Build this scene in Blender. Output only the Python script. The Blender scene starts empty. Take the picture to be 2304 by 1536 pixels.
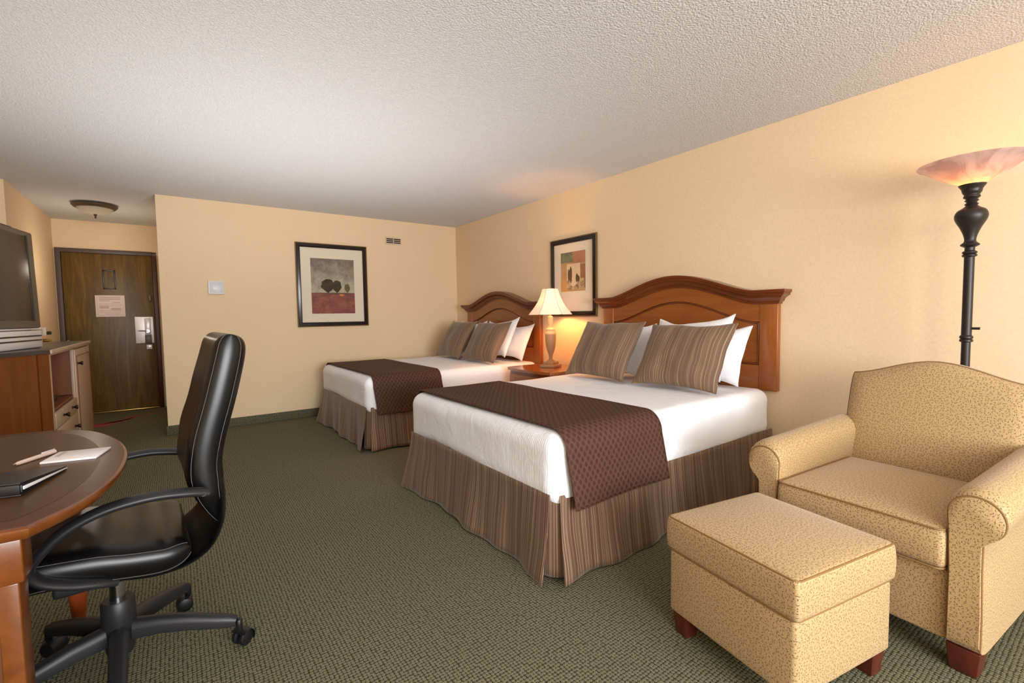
import bpy, bmesh, math, random
import numpy as np
from mathutils import Vector, Matrix, noise as mnoise

random.seed(7)
SC = bpy.context.scene
COL = SC.collection
PI = math.pi
R = math.radians

# ------------------------------------------------------------------ mesh builder
def lin(c):
    c = c / 255.0
    return c / 12.92 if c <= 0.04045 else ((c + 0.055) / 1.055) ** 2.4

def rgb(r, g, b):
    return (lin(r), lin(g), lin(b), 1.0)

class MB:
    """collects shapes, builds ONE mesh object"""
    def __init__(self):
        self.v, self.f, self.uv, self.m = [], [], [], []

    def face(self, idx, uv=None, m=0):
        self.f.append(tuple(idx)); self.uv.append(uv); self.m.append(m)

    def grid(self, us, vs, fn, uvfn=None, close_u=False, m=0):
        nu, nv = len(us), len(vs)
        b = len(self.v)
        for u in us:
            for w in vs:
                self.v.append(tuple(fn(u, w)))
        for i in range(nu if close_u else nu - 1):
            i2 = (i + 1) % nu
            for j in range(nv - 1):
                q = (b + i * nv + j, b + i2 * nv + j, b + i2 * nv + j + 1, b + i * nv + j + 1)
                uv = None
                if uvfn:
                    uv = [uvfn(us[i], vs[j]), uvfn(us[i2], vs[j]), uvfn(us[i2], vs[j + 1]), uvfn(us[i], vs[j + 1])]
                self.face(q, uv, m)
        return self

    def rbox(self, c, s, r=0.004, n=2, mid=1, bulge=0.0, fn=None, m=0, rmap=None):
        """rounded box: centre c, full size s"""
        h = [x / 2 for x in s]
        r = min(r, min(h) * 0.98)
        def axis(hh):
            a = [-hh + r * (1 - math.cos(k / n * PI / 2)) for k in range(n)]
            k = mid
            core = [-(hh - r) + 2 * (hh - r) * i / k for i in range(k + 1)]
            return a + core + [-x for x in reversed(a)]
        ax = [axis(x) for x in h]
        for d in range(3):
            e, g = (d + 1) % 3, (d + 2) % 3
            for sg in (-1, 1):
                us = ax[e] if sg > 0 else list(reversed(ax[e]))
                def P(u, w, d=d, e=e, g=g, sg=sg):
                    p = [0, 0, 0]; p[d] = sg * h[d]; p[e] = u; p[g] = w
                    q = [max(-(h[k] - r), min(h[k] - r, p[k])) for k in range(3)]
                    dv = [p[k] - q[k] for k in range(3)]
                    L = math.sqrt(sum(x * x for x in dv)) or 1
                    o = [q[k] + dv[k] / L * r for k in range(3)]
                    if bulge:
                        a = 1 - abs(u / h[e]) ** 2; b2 = 1 - abs(w / h[g]) ** 2
                        o[d] += sg * bulge * max(0, a) * max(0, b2)
                    o = [o[k] + c[k] for k in range(3)]
                    return fn(o) if fn else o
                self.grid(us, ax[g], P, m=m)
        return self

    def box(self, c, s, m=0):
        x, y, z = c; a, b, d = s[0] / 2, s[1] / 2, s[2] / 2
        k = len(self.v)
        for dx in (-a, a):
            for dy in (-b, b):
                for dz in (-d, d):
                    self.v.append((x + dx, y + dy, z + dz))
        for q in ((0, 1, 3, 2), (4, 6, 7, 5), (0, 4, 5, 1), (2, 3, 7, 6), (0, 2, 6, 4), (1, 5, 7, 3)):
            self.face([k + i for i in q], None, m)
        return self

    def prism(self, poly, a, b, mp=lambda x, y, t: (x, y, t), m=0, caps=(True, True), ms=None):
        """polygon extruded from a to b; mp maps (px,py,t) to 3-D"""
        k = len(self.v); n = len(poly)
        for t in (a, b):
            for (x, y) in poly:
                self.v.append(tuple(mp(x, y, t)))
        if caps[0]: self.face([k + i for i in reversed(range(n))], None, m)
        if caps[1]: self.face([k + n + i for i in range(n)], None, m)
        for i in range(n):
            j = (i + 1) % n
            self.face((k + i, k + j, k + n + j, k + n + i), None, m if ms is None else ms)
        return self

    def strip(self, pa, pb, m=0):
        k = len(self.v); n = len(pa)
        self.v += [tuple(p) for p in pa] + [tuple(p) for p in pb]
        for i in range(n - 1):
            self.face((k + i, k + i + 1, k + n + i + 1, k + n + i), None, m)
        return self

    def lathe(self, prof, c=(0, 0, 0), seg=32, m=0, axis=2, tilt=None):
        def P(u, w):
            r, z = w
            p = Vector((r * math.cos(u), r * math.sin(u), z))
            if axis == 0: p = Vector((p.z, p.x, p.y))
            if axis == 1: p = Vector((p.x, p.z, p.y))
            if tilt: p = tilt @ p
            return (p.x + c[0], p.y + c[1], p.z + c[2])
        us = [2 * PI * i / seg for i in range(seg)]
        return self.grid(us, prof, P, close_u=True, m=m)

    def cyl(self, c, r, h, seg=24, m=0, axis=2, r2=None, b=0.0015):
        r2 = r if r2 is None else r2
        b = min(b, r * .4, r2 * .4, h * .4)
        return self.lathe([(1e-5, 0), (r - b, 0), (r, b), (r2, h - b), (r2 - b, h), (1e-5, h)], c, seg, m, axis)

    def sweep(self, pts, sec, up=(0, 0, 1), m=0, caps=True, scale=None):
        """section (list of (a,b)) along pts; a along side vector, b along 'up'-ish"""
        pts = [Vector(p) for p in pts]; n = len(pts); rings = []
        for i, p in enumerate(pts):
            t = (pts[min(i + 1, n - 1)] - pts[max(i - 1, 0)]).normalized()
            u = Vector(up) - t * t.dot(Vector(up)); u.normalize()
            s = t.cross(u)
            k = scale[i] if scale else (1, 1)
            rings.append([p + s * a * k[0] + u * b * k[1] for a, b in sec])
        k0 = len(self.v); q = len(sec)
        for r in rings: self.v += [tuple(x) for x in r]
        for i in range(n - 1):
            for j in range(q):
                j2 = (j + 1) % q
                self.face((k0 + i * q + j, k0 + i * q + j2, k0 + (i + 1) * q + j2, k0 + (i + 1) * q + j), None, m)
        if caps:
            self.face([k0 + j for j in range(q)], None, m)
            self.face([k0 + (n - 1) * q + j for j in reversed(range(q))], None, m)
        return self

    def tube(self, pts, r, seg=10, m=0, up=(0, 0, 1), caps=True, scale=None):
        return self.sweep(pts, [(r * math.cos(2 * PI * i / seg), r * math.sin(2 * PI * i / seg)) for i in range(seg)], up, m, caps, scale)

    def build(self, name, mats, parent=None, smooth=40, sub=0, weld=1e-5, solid=0):
        me = bpy.data.meshes.new(name)
        me.from_pydata(self.v, [], self.f)
        ul = me.uv_layers.new(name='UVMap')
        for p in me.polygons:
            p.material_index = self.m[p.index]
            uv = self.uv[p.index]
            if uv is None:
                nx, ny, nz = (abs(x) for x in p.normal)
                ax = (1, 2) if nx >= ny and nx >= nz else ((0, 2) if ny >= nz else (0, 1))
                for li in p.loop_indices:
                    co = me.vertices[me.loops[li].vertex_index].co
                    ul.data[li].uv = (co[ax[0]], co[ax[1]])
            else:
                for li, q in zip(p.loop_indices, uv): ul.data[li].uv = q
        if not isinstance(mats, (list, tuple)): mats = [mats]
        for mt in mats: me.materials.append(mt)
        bm = bmesh.new(); bm.from_mesh(me)
        bmesh.ops.remove_doubles(bm, verts=bm.verts, dist=weld)
        bmesh.ops.dissolve_degenerate(bm, edges=bm.edges, dist=1e-6)
        bmesh.ops.recalc_face_normals(bm, faces=bm.faces)
        bm.to_mesh(me); bm.free()
        for p in me.polygons: p.use_smooth = True
        me.set_sharp_from_angle(angle=R(smooth))
        o = bpy.data.objects.new(name, me); COL.objects.link(o)
        if parent: o.parent = parent
        if solid:
            md = o.modifiers.new('thickness', 'SOLIDIFY'); md.thickness = solid; md.offset = 0
        if sub:
            md = o.modifiers.new('smooth', 'SUBSURF'); md.levels = sub; md.render_levels = sub
        return o

def tag(o, label=None, cat=None, group=None, kind=None):
    if label: o['label'] = label
    if cat: o['category'] = cat
    if group: o['group'] = group
    if kind: o['kind'] = kind
    return o

def thing(name, label, cat, loc=(0, 0, 0), rz=0.0, group=None):
    o = bpy.data.objects.new(name, None); COL.objects.link(o)
    o.empty_display_size = 0.1
    o.location = loc; o.rotation_euler = (0, 0, rz)
    return tag(o, label, cat, group)

def struct(o):
    o['kind'] = 'structure'; return o

def copy_tree(o, parent=None):
    c = o.copy(); COL.objects.link(c)
    if parent: c.parent = parent
    for ch in list(o.children): copy_tree(ch, c)
    return c

def lsp(a, b, n): return [a + (b - a) * i / (n - 1) for i in range(n)]
def spline(pts, n):
    """Catmull-Rom through pts"""
    P = [Vector(p) for p in pts]; P = [2 * P[0] - P[1]] + P + [2 * P[-1] - P[-2]]
    out = []; m = len(P) - 3
    for i in range(n):
        t = i / (n - 1) * m; k = min(int(t), m - 1); t -= k
        a, b, c, d = P[k:k + 4]
        out.append(0.5 * ((2 * b) + (c - a) * t + (2 * a - 5 * b + 4 * c - d) * t * t + (3 * b - a - 3 * c + d) * t ** 3))
    return out
def nz(x, y, z, s=1.0): return mnoise.noise(Vector((x * s, y * s, z * s)))

# ------------------------------------------------------------------ materials
class NT:
    def __init__(self, name):
        self.mat = bpy.data.materials.new(name); self.mat.use_nodes = True
        self.n = self.mat.node_tree.nodes; self.l = self.mat.node_tree.links
        self.p = self.n['Principled BSDF']; self.out = self.n['Material Output']
    def node(self, t, **kw):
        nd = self.n.new(t)
        ins = kw.pop('ins', {})
        for k, v in kw.items(): setattr(nd, k, v)
        for k, v in ins.items():
            if isinstance(v, bpy.types.NodeSocket): self.l.new(v, nd.inputs[k])
            else: nd.inputs[k].default_value = v
        return nd
    def link(self, a, b): self.l.new(a, b)
    def math(self, op, a, b=None, c=None):
        nd = self.node('ShaderNodeMath', operation=op)
        for i, v in enumerate((a, b, c)):
            if v is None: continue
            if isinstance(v, bpy.types.NodeSocket): self.l.new(v, nd.inputs[i])
            else: nd.inputs[i].default_value = v
        return nd.outputs[0]
    def coord(self, kind='Object', scale=(1, 1, 1), rot=(0, 0, 0)):
        tc = self.node('ShaderNodeTexCoord')
        mp = self.node('ShaderNodeMapping')
        mp.inputs['Scale'].default_value = scale; mp.inputs['Rotation'].default_value = rot
        self.link(tc.outputs[kind], mp.inputs['Vector'])
        return mp.outputs[0]
    def noise(self, co, scale=5, detail=3, rough=.5, dist=0):
        return self.node('ShaderNodeTexNoise', ins={'Vector': co, 'Scale': scale, 'Detail': detail, 'Roughness': rough, 'Distortion': dist}).outputs[0]
    def ramp(self, fac, stops, interp='LINEAR'):
        nd = self.node('ShaderNodeValToRGB'); cr = nd.color_ramp; cr.interpolation = interp
        while len(cr.elements) < len(stops): cr.elements.new(0.5)
        for e, (p, c) in zip(cr.elements, stops): e.position = p; e.color = c
        self.link(fac, nd.inputs[0]); return nd.outputs[0]
    def mix(self, fac, a, b, mode='MIX'):
        nd = self.node('ShaderNodeMix', data_type='RGBA', blend_type=mode)
        for i, v in ((0, fac), (6, a), (7, b)):
            if isinstance(v, bpy.types.NodeSocket): self.l.new(v, nd.inputs[i])
            else: nd.inputs[i].default_value = v
        return nd.outputs[2]
    def bump(self, h, strength=.3, dist=.01, normal=None):
        nd = self.node('ShaderNodeBump', ins={'Height': h, 'Strength': strength, 'Distance': dist})
        if normal is not None: self.link(normal, nd.inputs['Normal'])
        self.link(nd.outputs[0], self.p.inputs['Normal']); return nd.outputs[0]
    def set(self, color=None, rough=None, metal=None, spec=None, **kw):
        P = self.p.inputs
        for k, v in (('Base Color', color), ('Roughness', rough), ('Metallic', metal), ('Specular IOR Level', spec)):
            if v is None: continue
            if isinstance(v, bpy.types.NodeSocket): self.link(v, P[k])
            else: P[k].default_value = v
        for k, v in kw.items():
            k = k.replace('_', ' ')
            if isinstance(v, bpy.types.NodeSocket): self.link(v, P[k])
            else: P[k].default_value = v
        return self.mat

def plain(name, c, rough=.5, metal=0.0, spec=.5, bump=0, bs=200):
    t = NT(name); t.set(c, rough, metal, spec)
    if bump: t.bump(t.noise(t.coord(), bs, 2), bump, .002)
    return t.mat

def wood(name, ca, cb, rough=.3, axis='Z', scale=1.0, spec=.5, coat=0.0):
    t = NT(name)
    k = {'X': (1.2, 14, 14), 'Y': (14, 1.2, 14), 'Z': (14, 14, 1.2)}[axis]
    co = t.coord('Object', tuple(x * scale for x in k))
    n1 = t.noise(co, 2.2, 6, .6, .6)
    n2 = t.noise(t.coord('Object'), 3.0, 2)
    col = t.ramp(n1, [(.3, ca), (.72, cb)])
    col = t.mix(t.math('MULTIPLY', n2, .45), col, ca)
    t.set(col, rough, 0, spec, Coat_Weight=coat, Coat_Roughness=.12)
    t.bump(n1, .04, .002)
    return t.mat

def wallpaper(name, c):
    t = NT(name); co = t.coord('Object')
    n1 = t.noise(co, 60, 4, .7); n2 = t.noise(co, 2.2, 2); n3 = t.noise(t.coord('Object', (60, 60, 18)), 3, 3)
    col = t.ramp(n1, [(.3, tuple(x * .935 for x in c[:3]) + (1,)), (.68, tuple(min(1, x * 1.035) for x in c[:3]) + (1,))])
    col = t.mix(t.math('MULTIPLY', n2, .22), col, tuple(x * y for x, y in zip(c[:3], (.9, .84, .74))) + (1,))
    t.set(col, .75, 0, .25); t.bump(n3, .08, .002)
    return t.mat

def ceiling_mat():
    t = NT('stippled_ceiling'); co = t.coord('Object')
    v = t.node('ShaderNodeTexVoronoi', feature='SMOOTH_F1', ins={'Vector': co, 'Scale': 125.0, 'Smoothness': .5, 'Randomness': 1.0}).outputs['Distance']
    n = t.noise(co, 110, 4, .65)
    h = t.math('ADD', t.math('MULTIPLY', v, -.8), n)
    col = t.ramp(h, [(0.0, rgb(216, 217, 219)), (.55, rgb(231, 233, 236))])
    t.set(col, .9, 0, .1); t.bump(h, .6, .010)
    return t.mat

def carpet_mat(name='green_carpet', k=1.0, upright=False):
    t = NT(name); co = t.coord('Object')
    if upright:
        x3 = t.node('ShaderNodeSeparateXYZ', ins={0: co})
        co = t.node('ShaderNodeCombineXYZ', ins={0: t.math('ADD', x3.outputs[0], x3.outputs[1]), 1: x3.outputs[2]}).outputs[0]
    s = t.node('ShaderNodeVectorMath', operation='SCALE', ins={0: co, 'Scale': 80.0}).outputs[0]
    v = t.node('ShaderNodeTexVoronoi', voronoi_dimensions='2D', feature='F1', ins={'Vector': s, 'Scale': 1.0, 'Randomness': .24})
    d = v.outputs['Distance']
    col = t.ramp(d, [(.06, rgb(72, 72, 55)), (.20, rgb(152, 148, 119)), (.36, rgb(134, 131, 104)), (.52, rgb(54, 56, 42)), (.8, rgb(46, 48, 35))])
    n = t.noise(co, 240, 2); n2 = t.noise(co, 1.6, 3)
    col = t.mix(t.math('MULTIPLY', n, .35), col, rgb(88, 87, 67))
    col = t.mix(t.math('MULTIPLY', n2, .3), col, rgb(82, 76, 55))
    hs = t.node('ShaderNodeHueSaturation', ins={'Color': col, 'Value': k, 'Saturation': 1.0})
    t.set(hs.outputs[0], .95, 0, .1, Sheen_Weight=.0)
    t.bump(t.math('SUBTRACT', n, d), .5, .004)
    return t.mat

def sprig_fabric():
    t = NT('sprigged_gold_fabric')
    uv = t.node('ShaderNodeTexCoord').outputs['UV']
    def marks(scale, a, b, off):
        sc = t.node('ShaderNodeMapping'); sc.inputs['Scale'].default_value = (scale, scale, 1); sc.inputs['Location'].default_value = (off, off * .7, 0)
        t.link(uv, sc.inputs['Vector']); co = sc.outputs[0]
        v = t.node('ShaderNodeTexVoronoi', voronoi_dimensions='2D', feature='F1', ins={'Vector': co, 'Scale': 1.0, 'Randomness': .8})
        loc = t.node('ShaderNodeVectorMath', operation='SUBTRACT', ins={0: co, 1: v.outputs['Position']}).outputs[0]
        sp = t.node('ShaderNodeSeparateColor', ins={0: v.outputs['Color']})
        rot = t.node('ShaderNodeVectorRotate', rotation_type='Z_AXIS', ins={'Vector': loc, 'Angle': t.math('MULTIPLY', sp.outputs[0], 6.283)}).outputs[0]
        s3 = t.node('ShaderNodeSeparateXYZ', ins={0: rot})
        x = s3.outputs[0]
        y = t.math('ADD', s3.outputs[1], t.math('MULTIPLY', t.math('MULTIPLY', x, x), 1.1))   # bent leaf
        e = t.math('ADD', t.math('POWER', t.math('DIVIDE', x, a), 2.0), t.math('POWER', t.math('DIVIDE', y, b), 2.0))
        return t.math('LESS_THAN', e, 1.0)
    big = marks(98, .34, .105, 0.0)
    thin = marks(116, .46, .05, 3.3)
    tiny = marks(158, .28, .09, 7.7)
    msk = t.math('MAXIMUM', big, t.math('MAXIMUM', t.math('MULTIPLY', thin, .75), t.math('MULTIPLY', tiny, .55)))
    n = t.noise(t.node('ShaderNodeMapping', ins={'Vector': uv, 'Scale': (420, 420, 1)}).outputs[0], 1.0, 2)
    base = t.ramp(n, [(.3, rgb(178, 147, 103)), (.7, rgb(198, 168, 122))])
    col = t.mix(t.math('MULTIPLY', msk, .86), base, rgb(88, 56, 32))
    t.set(col, .62, 0, .35, Sheen_Weight=.25, Sheen_Roughness=.4)
    t.bump(t.math('SUBTRACT', n, t.math('MULTIPLY', msk, .6)), .12, .002)
    return t.mat

def striped_fabric(name, dark, mid, light, fine=150.0, broad=16.0, k=.8, rough=.6):
    """vertical stripes: vary along u only"""
    t = NT(name)
    uv = t.node('ShaderNodeTexCoord').outputs['UV']
    def band(su, sv, detail):
        mp = t.node('ShaderNodeMapping', ins={'Vector': uv, 'Scale': (su, sv, 1)})
        return t.node('ShaderNodeTexNoise', noise_dimensions='2D', ins={'Vector': mp.outputs[0], 'Scale': 1.0, 'Detail': detail, 'Roughness': .6}).outputs[0]
    b = band(broad, .05, 3); f = band(fine, .35, 2); w = band(700, 700, 1)
    soft = tuple(a + (c - a) * .35 for a, c in zip(mid, light))
    col = t.ramp(b, [(.30, dark), (.5, mid), (.75, soft)])
    pk = t.ramp(f, [(.54, (0, 0, 0, 1)), (.64, (1, 1, 1, 1))])
    col = t.mix(t.math('MULTIPLY', pk, k), col, light)
    dk = t.ramp(f, [(.36, (1, 1, 1, 1)), (.45, (0, 0, 0, 1))])
    col = t.mix(t.math('MULTIPLY', dk, .5), col, dark)
    col = t.mix(t.math('MULTIPLY', w, .3), col, mid)
    t.set(col, rough, 0, .3, Sheen_Weight=.3, Sheen_Roughness=.35)
    t.bump(t.math('ADD', f, t.math('MULTIPLY', w, .5)), .12, .002)
    return t.mat

def runner_mat():
    t = NT('quilted_brown_fabric')
    uv = t.node('ShaderNodeTexCoord').outputs['UV']
    s = t.node('ShaderNodeSeparateXYZ', ins={0: uv})
    a = t.math('ADD', t.math('MULTIPLY', s.outputs[0], 185.0), t.math('MULTIPLY', s.outputs[1], 138.0))
    b = t.math('SUBTRACT', t.math('MULTIPLY', s.outputs[0], 185.0), t.math('MULTIPLY', s.outputs[1], 138.0))
    pr = t.math('MULTIPLY', t.math('SINE', t.math('MULTIPLY', a, .5)), t.math('SINE', t.math('MULTIPLY', b, .5)))
    m = t.math('ABSOLUTE', pr)
    col = t.ramp(m, [(.30, rgb(88, 59, 49)), (.55, rgb(68, 43, 35)), (.9, rgb(62, 38, 30))])
    n = t.noise(t.coord('UV', (400, 400, 1)), 1.0, 2)
    col = t.mix(t.math('MULTIPLY', n, .25), col, rgb(76, 49, 41))
    t.set(col, .7, 0, .2)
    t.bump(t.math('MULTIPLY', m, -1.0), .35, .006)
    return t.mat

def linen_mat():
    t = NT('white_bed_linen')
    co = t.coord('Object')
    uv = t.coord('UV', (1, 1, 1))
    w = t.node('ShaderNodeTexWave', wave_type='BANDS', bands_direction='X', ins={'Vector': uv, 'Scale': 26.0, 'Distortion': .8, 'Detail': 1.0}).outputs[1]
    n = t.noise(co, 9, 4, .6, .5)
    t.set(rgb(245, 247, 253), .75, 0, .2)
    h = t.math('ADD', t.math('MULTIPLY', w, .07), n)
    t.bump(h, .38, .02)
    return t.mat

def pillow_white():
    t = NT('white_pillow_cotton'); co = t.coord('Object')
    t.set(rgb(244, 245, 250), .7, 0, .2); t.bump(t.noise(co, 11, 4, .6, .4), .18, .02)
    return t.mat

def leather():
    t = NT('black_leather'); co = t.coord('Object')
    v = t.node('ShaderNodeTexVoronoi', ins={'Vector': co, 'Scale': 260.0}).outputs['Distance']
    n = t.noise(co, 7, 3)
    t.set(rgb(12, 11, 12), .29, 0, .32)
    t.bump(t.math('ADD', t.math('MULTIPLY', v, .06), n), .035, .01)
    return t.mat

def door_wood():
    t = NT('dark_oak_door')
    co = t.coord('Object', (9, 9, .9))
    n1 = t.noise(co, 1.6, 6, .62, 1.4); n2 = t.noise(t.coord('Object'), 2.4, 3)
    g = t.noise(t.coord('Object', (120, 120, 4)), 1.0, 3)
    col = t.ramp(n1, [(.28, rgb(80, 55, 18)), (.52, rgb(116, 86, 32)), (.75, rgb(148, 114, 50))])
    col = t.mix(t.math('MULTIPLY', n2, .5), col, rgb(84, 66, 24))
    col = t.mix(t.math('MULTIPLY', g, .4), col, rgb(54, 36, 12))
    t.set(col, .42, 0, .4)
    return t.mat

def emis(name, c, e, strength, rough=.5, trans=0.0):
    t = NT(name); t.set(c, rough, 0, .3, Emission_Color=e, Emission_Strength=strength)
    return t.mat

def shade_mat(name, c, e, strength, transl=.6):
    """lamp shade: diffuse + translucent + a soft own glow"""
    t = NT(name)
    d = t.node('ShaderNodeBsdfDiffuse', ins={'Color': c}); tr = t.node('ShaderNodeBsdfTranslucent', ins={'Color': c})
    m = t.node('ShaderNodeMixShader', ins={0: transl, 1: d.outputs[0], 2: tr.outputs[0]})
    em = t.node('ShaderNodeEmission', ins={'Color': e, 'Strength': strength})
    a = t.node('ShaderNodeAddShader', ins={0: m.outputs[0], 1: em.outputs[0]})
    t.link(a.outputs[0], t.out.inputs['Surface'])
    return t.mat

def alabaster():
    t = NT('alabaster_glass'); co = t.coord('Object')
    n = t.noise(co, 7, 4, .55, 1.6)
    z = t.node('ShaderNodeSeparateXYZ', ins={0: t.node('ShaderNodeTexCoord').outputs['Object']}).outputs[2]
    col = t.ramp(n, [(.35, rgb(178, 154, 160)), (.6, rgb(212, 194, 196))])
    d = t.node('ShaderNodeBsdfDiffuse', ins={'Color': col}); tr = t.node('ShaderNodeBsdfTranslucent', ins={'Color': col})
    gl = t.node('ShaderNodeBsdfGlossy', ins={'Color': (1, 1, 1, 1), 'Roughness': .2})
    m = t.node('ShaderNodeMixShader', ins={0: .60, 1: d.outputs[0], 2: tr.outputs[0]})
    m2 = t.node('ShaderNodeMixShader', ins={0: .05, 1: m.outputs[0], 2: gl.outputs[0]})
    t.link(m2.outputs[0], t.out.inputs['Surface'])
    return t.mat

M = {}
M['wall'] = wallpaper('cream_wallpaper', rgb(236, 211, 174))
M['ceiling'] = ceiling_mat()
M['carpet'] = carpet_mat()
M['cove'] = carpet_mat('green_carpet_base', .8, True)
M['sprig'] = sprig_fabric()
M['piping'] = plain('gold_piping', rgb(134, 100, 58), .65)
M['skirt'] = striped_fabric('striped_skirt_fabric', rgb(82, 58, 46), rgb(108, 82, 66), rgb(186, 156, 124), 150, 26, .7)
M['pillowstripe'] = striped_fabric('striped_pillow_fabric', rgb(104, 82, 65), rgb(118, 94, 75), rgb(186, 158, 124), 125, 12, .7)
M['runner'] = runner_mat()
M['linen'] = linen_mat()
M['pillowwhite'] = pillow_white()
M['boxspring'] = plain('box_spring_cloth', rgb(60, 50, 44), .9)
M['cherry'] = wood('cherry_wood', rgb(136, 74, 30), rgb(162, 96, 44), .20, 'Y', .8, .5, .4)
M['cherryv'] = wood('cherry_wood_upright', rgb(142, 76, 30), rgb(168, 98, 42), .24, 'Z', .8, .5, .3)
M['cherrydark'] = wood('dark_cherry_wood', rgb(98, 46, 19), rgb(126, 64, 28), .26, 'Y', 1.0, .5, .2)
M['groove'] = plain('cherry_groove', rgb(62, 24, 10), .5)
M['desktop'] = wood('desk_veneer', rgb(80, 50, 25), rgb(98, 65, 34), .38, 'Y', .7, .3, .05)
M['deskborder'] = wood('desk_border_veneer', rgb(72, 36, 14), rgb(96, 52, 20), .34, 'X', 1.0, .32, .08)
M['deskedge'] = wood('desk_edge_wood', rgb(94, 48, 13), rgb(122, 67, 21), .28, 'Y', 1.0, .5, .2)
M['deskpanel'] = wood('desk_panel_wood', rgb(74, 37, 10), rgb(100, 54, 16), .35, 'Z', 1.0, .4)
M['desk_dark'] = wood('desk_inner_wood', rgb(74, 38, 18), rgb(98, 52, 26), .4, 'Z', 1.0, .35)  # brown wood of the apron and back panel
M['dresser'] = wood('dresser_wood', rgb(102, 54, 18), rgb(128, 72, 27), .38, 'Z', .8, .4)
M['dresserfront'] = wood('reflection_pale_front', rgb(178, 152, 126), rgb(196, 170, 144), .38, 'Z', 1.0, .4)  # grazing reflection on the wood put into the base colour as pale tan
M['dressertop'] = plain('charcoal_top', rgb(58, 52, 52), .35)
M['niche'] = wood('niche_wood', rgb(118, 64, 30), rgb(140, 82, 44), .45, 'Z', .8, .3)
M['knob'] = plain('dark_bronze', rgb(38, 28, 22), .4, .6)
M['black'] = plain('black_plastic', rgb(20, 19, 21), .42)
M['chairplastic'] = plain('charcoal_plastic', rgb(34, 33, 36), .45, 0, .5, .05)
M['leather'] = leather()
M['stitch'] = plain('grey_stitching', rgb(92, 87, 84), .7)
M['chrome'] = plain('chrome', rgb(200, 200, 205), .18, 1.0)
M['steel'] = plain('brushed_steel', rgb(226, 222, 222), .35, .4)
M['silver'] = plain('silver_plastic', rgb(226, 223, 226), .25, .15)
M['screen'] = plain('dark_tv_glass', rgb(52, 44, 40), .28, 0, .35)
M['bezel'] = plain('grey_tv_bezel', rgb(88, 78, 68), .4)
M['brass'] = plain('brass', rgb(196, 160, 80), .3, 1.0)
M['door'] = door_wood()
M['doorframe'] = plain('brown_metal_frame', rgb(86, 72, 64), .45, 0, .4)
M['casing'] = wood('red_brown_casing', rgb(60, 24, 10), rgb(88, 38, 18), .4, 'Z', 1.0)
M['paper'] = plain('white_paper', rgb(240, 234, 236), .6)
M['notice'] = plain('notice_paper', rgb(224, 208, 198), .6)
M['print'] = plain('notice_print', rgb(194, 172, 164), .7)
M['whiteplastic'] = plain('white_plastic', rgb(232, 232, 236), .4)
M['ventwhite'] = plain('vent_enamel', rgb(216, 196, 170), .45)
M['dark'] = plain('dark_void', rgb(42, 34, 32), .9)
M['bronze'] = plain('aged_bronze', rgb(92, 80, 64), .45, .55)
M['frost'] = shade_mat('frosted_bowl', rgb(212, 202, 184), rgb(210, 190, 150), .0, .2)
M['iron'] = plain('dark_iron', rgb(40, 34, 33), .42, .25, .5, .04)
M['pictureframe'] = plain('black_lacquer', rgb(30, 20, 18), .25)
M['framegilt'] = plain('antique_gilt', rgb(122, 98, 66), .45, .5, .5, .4, 120)
M['mat'] = plain('cream_mat_board', rgb(226, 214, 192), .8)
M['stone'] = plain('lamp_stone', rgb(176, 142, 106), .5, 0, .4, .2, 60)
M['stonelight'] = plain('lamp_cream_stone', rgb(206, 176, 136), .5, 0, .4, .1, 60)
M['footwood'] = wood('mahogany_foot', rgb(74, 28, 18), rgb(104, 44, 28), .35, 'Z', 1.0)
M['seam'] = plain('shade_seam', rgb(176, 134, 92), .8)
M['legred'] = wood('turned_leg_wood', rgb(150, 66, 24), rgb(178, 84, 34), .3, 'Z', 1.0)
M['binder'] = plain('black_leatherette', rgb(24, 21, 21), .38, 0, .5, .08, 300)
M['clearplastic'] = plain('pale_pen_plastic', rgb(214, 186, 172), .3)
M['redmotif'] = plain('red_carpet_motif', rgb(168, 62, 60), .95)
M['navy'] = plain('pale_wall_plate', rgb(188, 172, 148), .5)

# ------------------------------------------------------------------ room constants
YB, XR, ZC = 5.849, 3.281, 2.415
XL, YJ, XH, YE, XW = -1.42, 5.92, -1.148, 7.84, -0.10
YF = -3.2
def wallbox(name, x0, x1, y0, y1, z0=0.0, z1=ZC, m='wall'):
    b = MB().box(((x0 + x1) / 2, (y0 + y1) / 2, (z0 + z1) / 2), (x1 - x0, y1 - y0, z1 - z0))
    return struct(b.build(name, M[m]))
wallbox('floor', XL - .1, XR + .1, YF - .1, YE + .18, -.1, 0, 'carpet')
wallbox('ceiling', XL - .1, XR + .1, YF - .1, YE + .18, ZC, ZC + .1, 'ceiling')
wallbox('wall_right', XR, XR + .1, YF, YB + .1)
wallbox('wall_back', XW, XR, YB, YB + .1)
wallbox('wall_hall', XW, XW + .1, YB + .1, YE)
b = MB()
b.box(((XL - .1 + XL) / 2, (YF + YJ) / 2, ZC / 2), (.1, YJ - YF, ZC))
b.box(((XL - .1 + XH) / 2, (YJ + YE) / 2, ZC / 2), (XH - XL + .1, YE - YJ, ZC))
struct(b.build('wall_left', M['wall']))
# entry wall with the door opening
DX0, DX1, DZ = -1.085, -.205, 2.02
b = MB()
b.box(((XH + DX0 - .05) / 2, YE + .06, ZC / 2), (DX0 - .05 - XH, .12, ZC))
b.box(((DX0 - .05 + XW) / 2, YE + .06, (DZ + .05 + ZC) / 2), (XW - DX0 + .05, .12, ZC - DZ - .05))
b.box(((DX1 + .05 + XW) / 2, YE + .06, (DZ + .05) / 2), (XW - DX1 - .05, .12, DZ + .05))
b.box(((XH + XW) / 2, YE + .15, ZC / 2), (XW - XH + .2, .04, ZC))  # unseen backing added behind the door to block light through the gaps
struct(b.build('wall_entry', M['wall']))
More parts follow.
